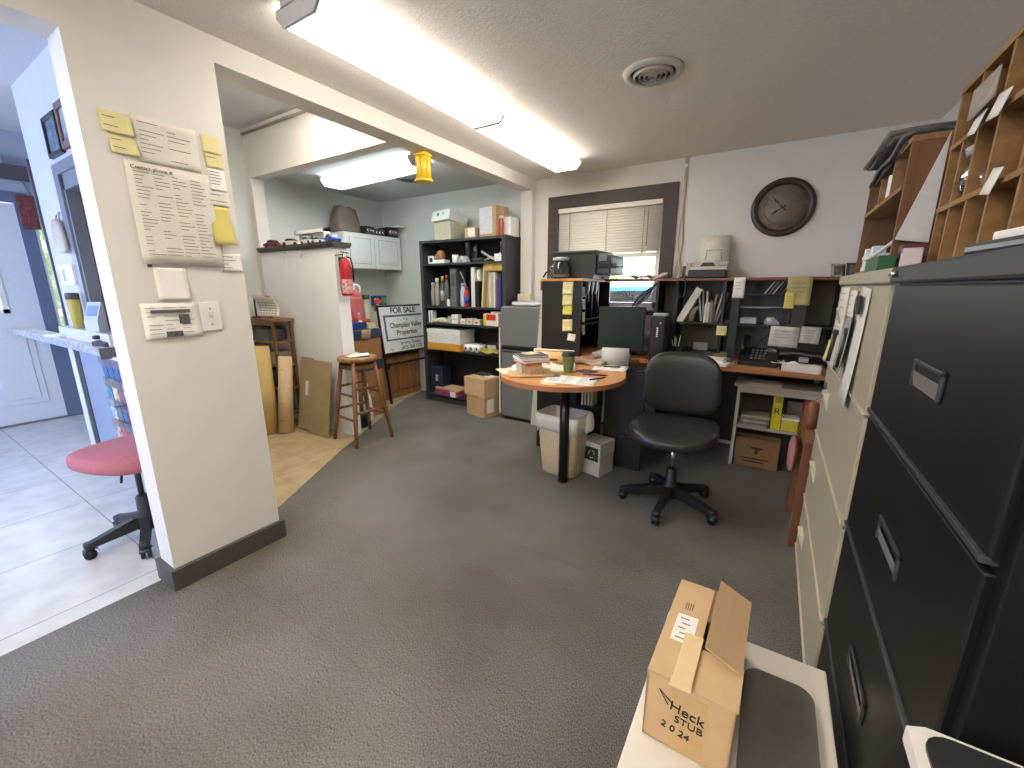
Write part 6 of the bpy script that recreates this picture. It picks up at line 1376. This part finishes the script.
b = B(); b.box(.047, .084, -l2+.0, -l2+.14, .003, .0045, M=Mx((-w2, 0, hh), ry=R(-3))); b.box(.045, .085, -l2-.012, -l2+.01, .002, .004, M=Mx((-w2, 0, hh), ry=R(-3))); b.out('torn_tape', mat('#dcc296', .4, amt=.03), fl)
b = B(); b.box(.02, .065, -.06, .03, .0031, .0038, M=Mx((-w2, 0, hh), ry=R(-3), rz=0)); p = b.out('shipping_label', PAPER, fl)
b = B()
for i in range(5): b.box(.028+.006*(i % 2), .052-.004*(i % 3), -.05+.016*i, -.047+.016*i, .0039, .0044, M=Mx((-w2, 0, hh), ry=R(-3)))
b.out('print', mat('#77736e', .7), p)
b = B()
for i in range(4): b.box(.03+.005*i, .032+.005*i, .05, .075, .0031, .0036, M=Mx((-w2, 0, hh), ry=R(-3)))
b.out('stamp_marks', mat('#6b4c30', .7), fl)
b = B(); b.box(-.03, .035, -l2-.0008, -l2, 0, hh-.012); b.out('front_tape', mat('#c09f70', .35, amt=.03), t)
MK = BLACKINK
b = B(); b.tube([(-.028, -l2-.0015, .112), (-.055, -l2-.0015, .133), (-.036, -l2-.0015, .105)], .0012, 6); b.out('handwriting', MK, t)
text('Heck', .031, t, Mx((.0, -l2-.0016, .104)) @ F_NY @ Matrix.Rotation(R(-5), 4, 'Z'), MK, 'handwriting')
text('STUB', .023, t, Mx((.005, -l2-.0016, .078)) @ F_NY @ Matrix.Rotation(R(-3), 4, 'Z'), MK, 'handwriting')
text('2 0 24', .022, t, Mx((-.018, -l2-.0016, .05)) @ F_NY @ Matrix.Rotation(R(-8), 4, 'Z'), MK, 'handwriting')
# dark low cabinet with white tray at the bottom right
t = T('low_black_cabinet', 'low black cabinet at the near end of the filing cabinet row', 'cabinet', (.26, -.2, 0))
b = B(); b.box(0, .48, 0, .82, .04, .79, bev=.004); b.out('carcass', BLK, t)
b = B(); b.box(-.015, .48, -.01, .825, .79, .82, bev=.004); b.out('cabinet_top', BLK, t)
b = B(); b.box(.02, .46, .02, .8, 0, .04); b.out('plinth', BLK, t)
for k in range(2): b = B(); b.box(-.012, .002, .01+.405*k, .405+.405*k, .06, .77, bev=.003); b.out('door', BLK, t)
t = T('white_tray', 'white rimmed tray with a dark rounded panel at the bottom right corner', 'tray', (.205, .28, .8205))
b = B(); b.prism([(0, 0), (0, .33), (.02, .34), (.5, .34), (.5, 0)], 'z', 0, .022); b.out('tray_body', mat('#ddd9d2', .5, amt=.02), t)
pts = []
for cx, cy, a0 in ((.46, .302, 0), (.042, .302, 90), (.042, .04, 180), (.46, .04, 270)):
    for k in range(6): a = R(a0+18*k); pts.append((cx+.03*math.cos(a), cy+.03*math.sin(a)))
b = B(); b.prism(pts, 'z', .021, .026); b.out('dark_panel', mat('#2d2e31', .25), t)
# ------------------------------------------------------------------ camera, light
cam = bpy.data.cameras.new('camera'); co = bpy.data.objects.new('camera', cam); COL.objects.link(co)
F, PI_, YA = 412.9, 13.146, 31.96
cam.sensor_width = 36; cam.lens = F/1024*36; cam.clip_start = .02; cam.clip_end = 200
co.location = (0, 0, 1.38); co.rotation_euler = (R(90-PI_), 0, R(YA))
scene.camera = co
w = bpy.data.worlds.new('sky'); scene.world = w; w.use_nodes = True
nt = w.node_tree; bg = nt.nodes['Background']
bg.inputs['Color'].default_value = lin('#eaf2ff'); bg.inputs['Strength'].default_value = 2.2      # bright hazy sky
def area(name, loc, rot, sx, sy, e, col):
    l = bpy.data.lights.new(name, 'AREA'); l.shape = 'RECTANGLE'; l.size = sx; l.size_y = sy; l.energy = e; l.color = lin(col)[:3]
    o = bpy.data.objects.new(name, l); COL.objects.link(o); o.location = loc; o.rotation_euler = rot; return o
# daylight falling through the reception windows and the back window (lamps stand outside the glass)
area('window_daylight', (-4.45, YF-.35, 1.7), (R(90), 0, 0), 2.8, 1.5, 125, '#9fbeff')  # bluish lamp outside the added reception window
area('sidelight_daylight', (-7.2, 1.0, 1.5), (R(90), 0, R(-90)), 2.2, 1.8, 60, '#dbe6ff')
area('back_window_daylight', (-1.44, YB+.5, 1.5), (R(90), 0, R(180)), .9, .8, 10, '#f4f7ff')
sun = bpy.data.lights.new('sun', 'SUN'); sun.energy = 14; sun.angle = R(1); so = bpy.data.objects.new('sun', sun); COL.objects.link(so); so.rotation_euler = (R(50), 0, R(35))
vs = scene.view_settings; vs.view_transform = 'Standard'; vs.look = 'None'; vs.gamma = 1; vs.exposure = 0.8; vs.use_curve_mapping = False
scene.cycles.use_denoising = True; scene.cycles.max_bounces = 8; scene.cycles.diffuse_bounces = 8; scene.cycles.transparent_max_bounces = 12
scene.cycles.sample_clamp_indirect = 6
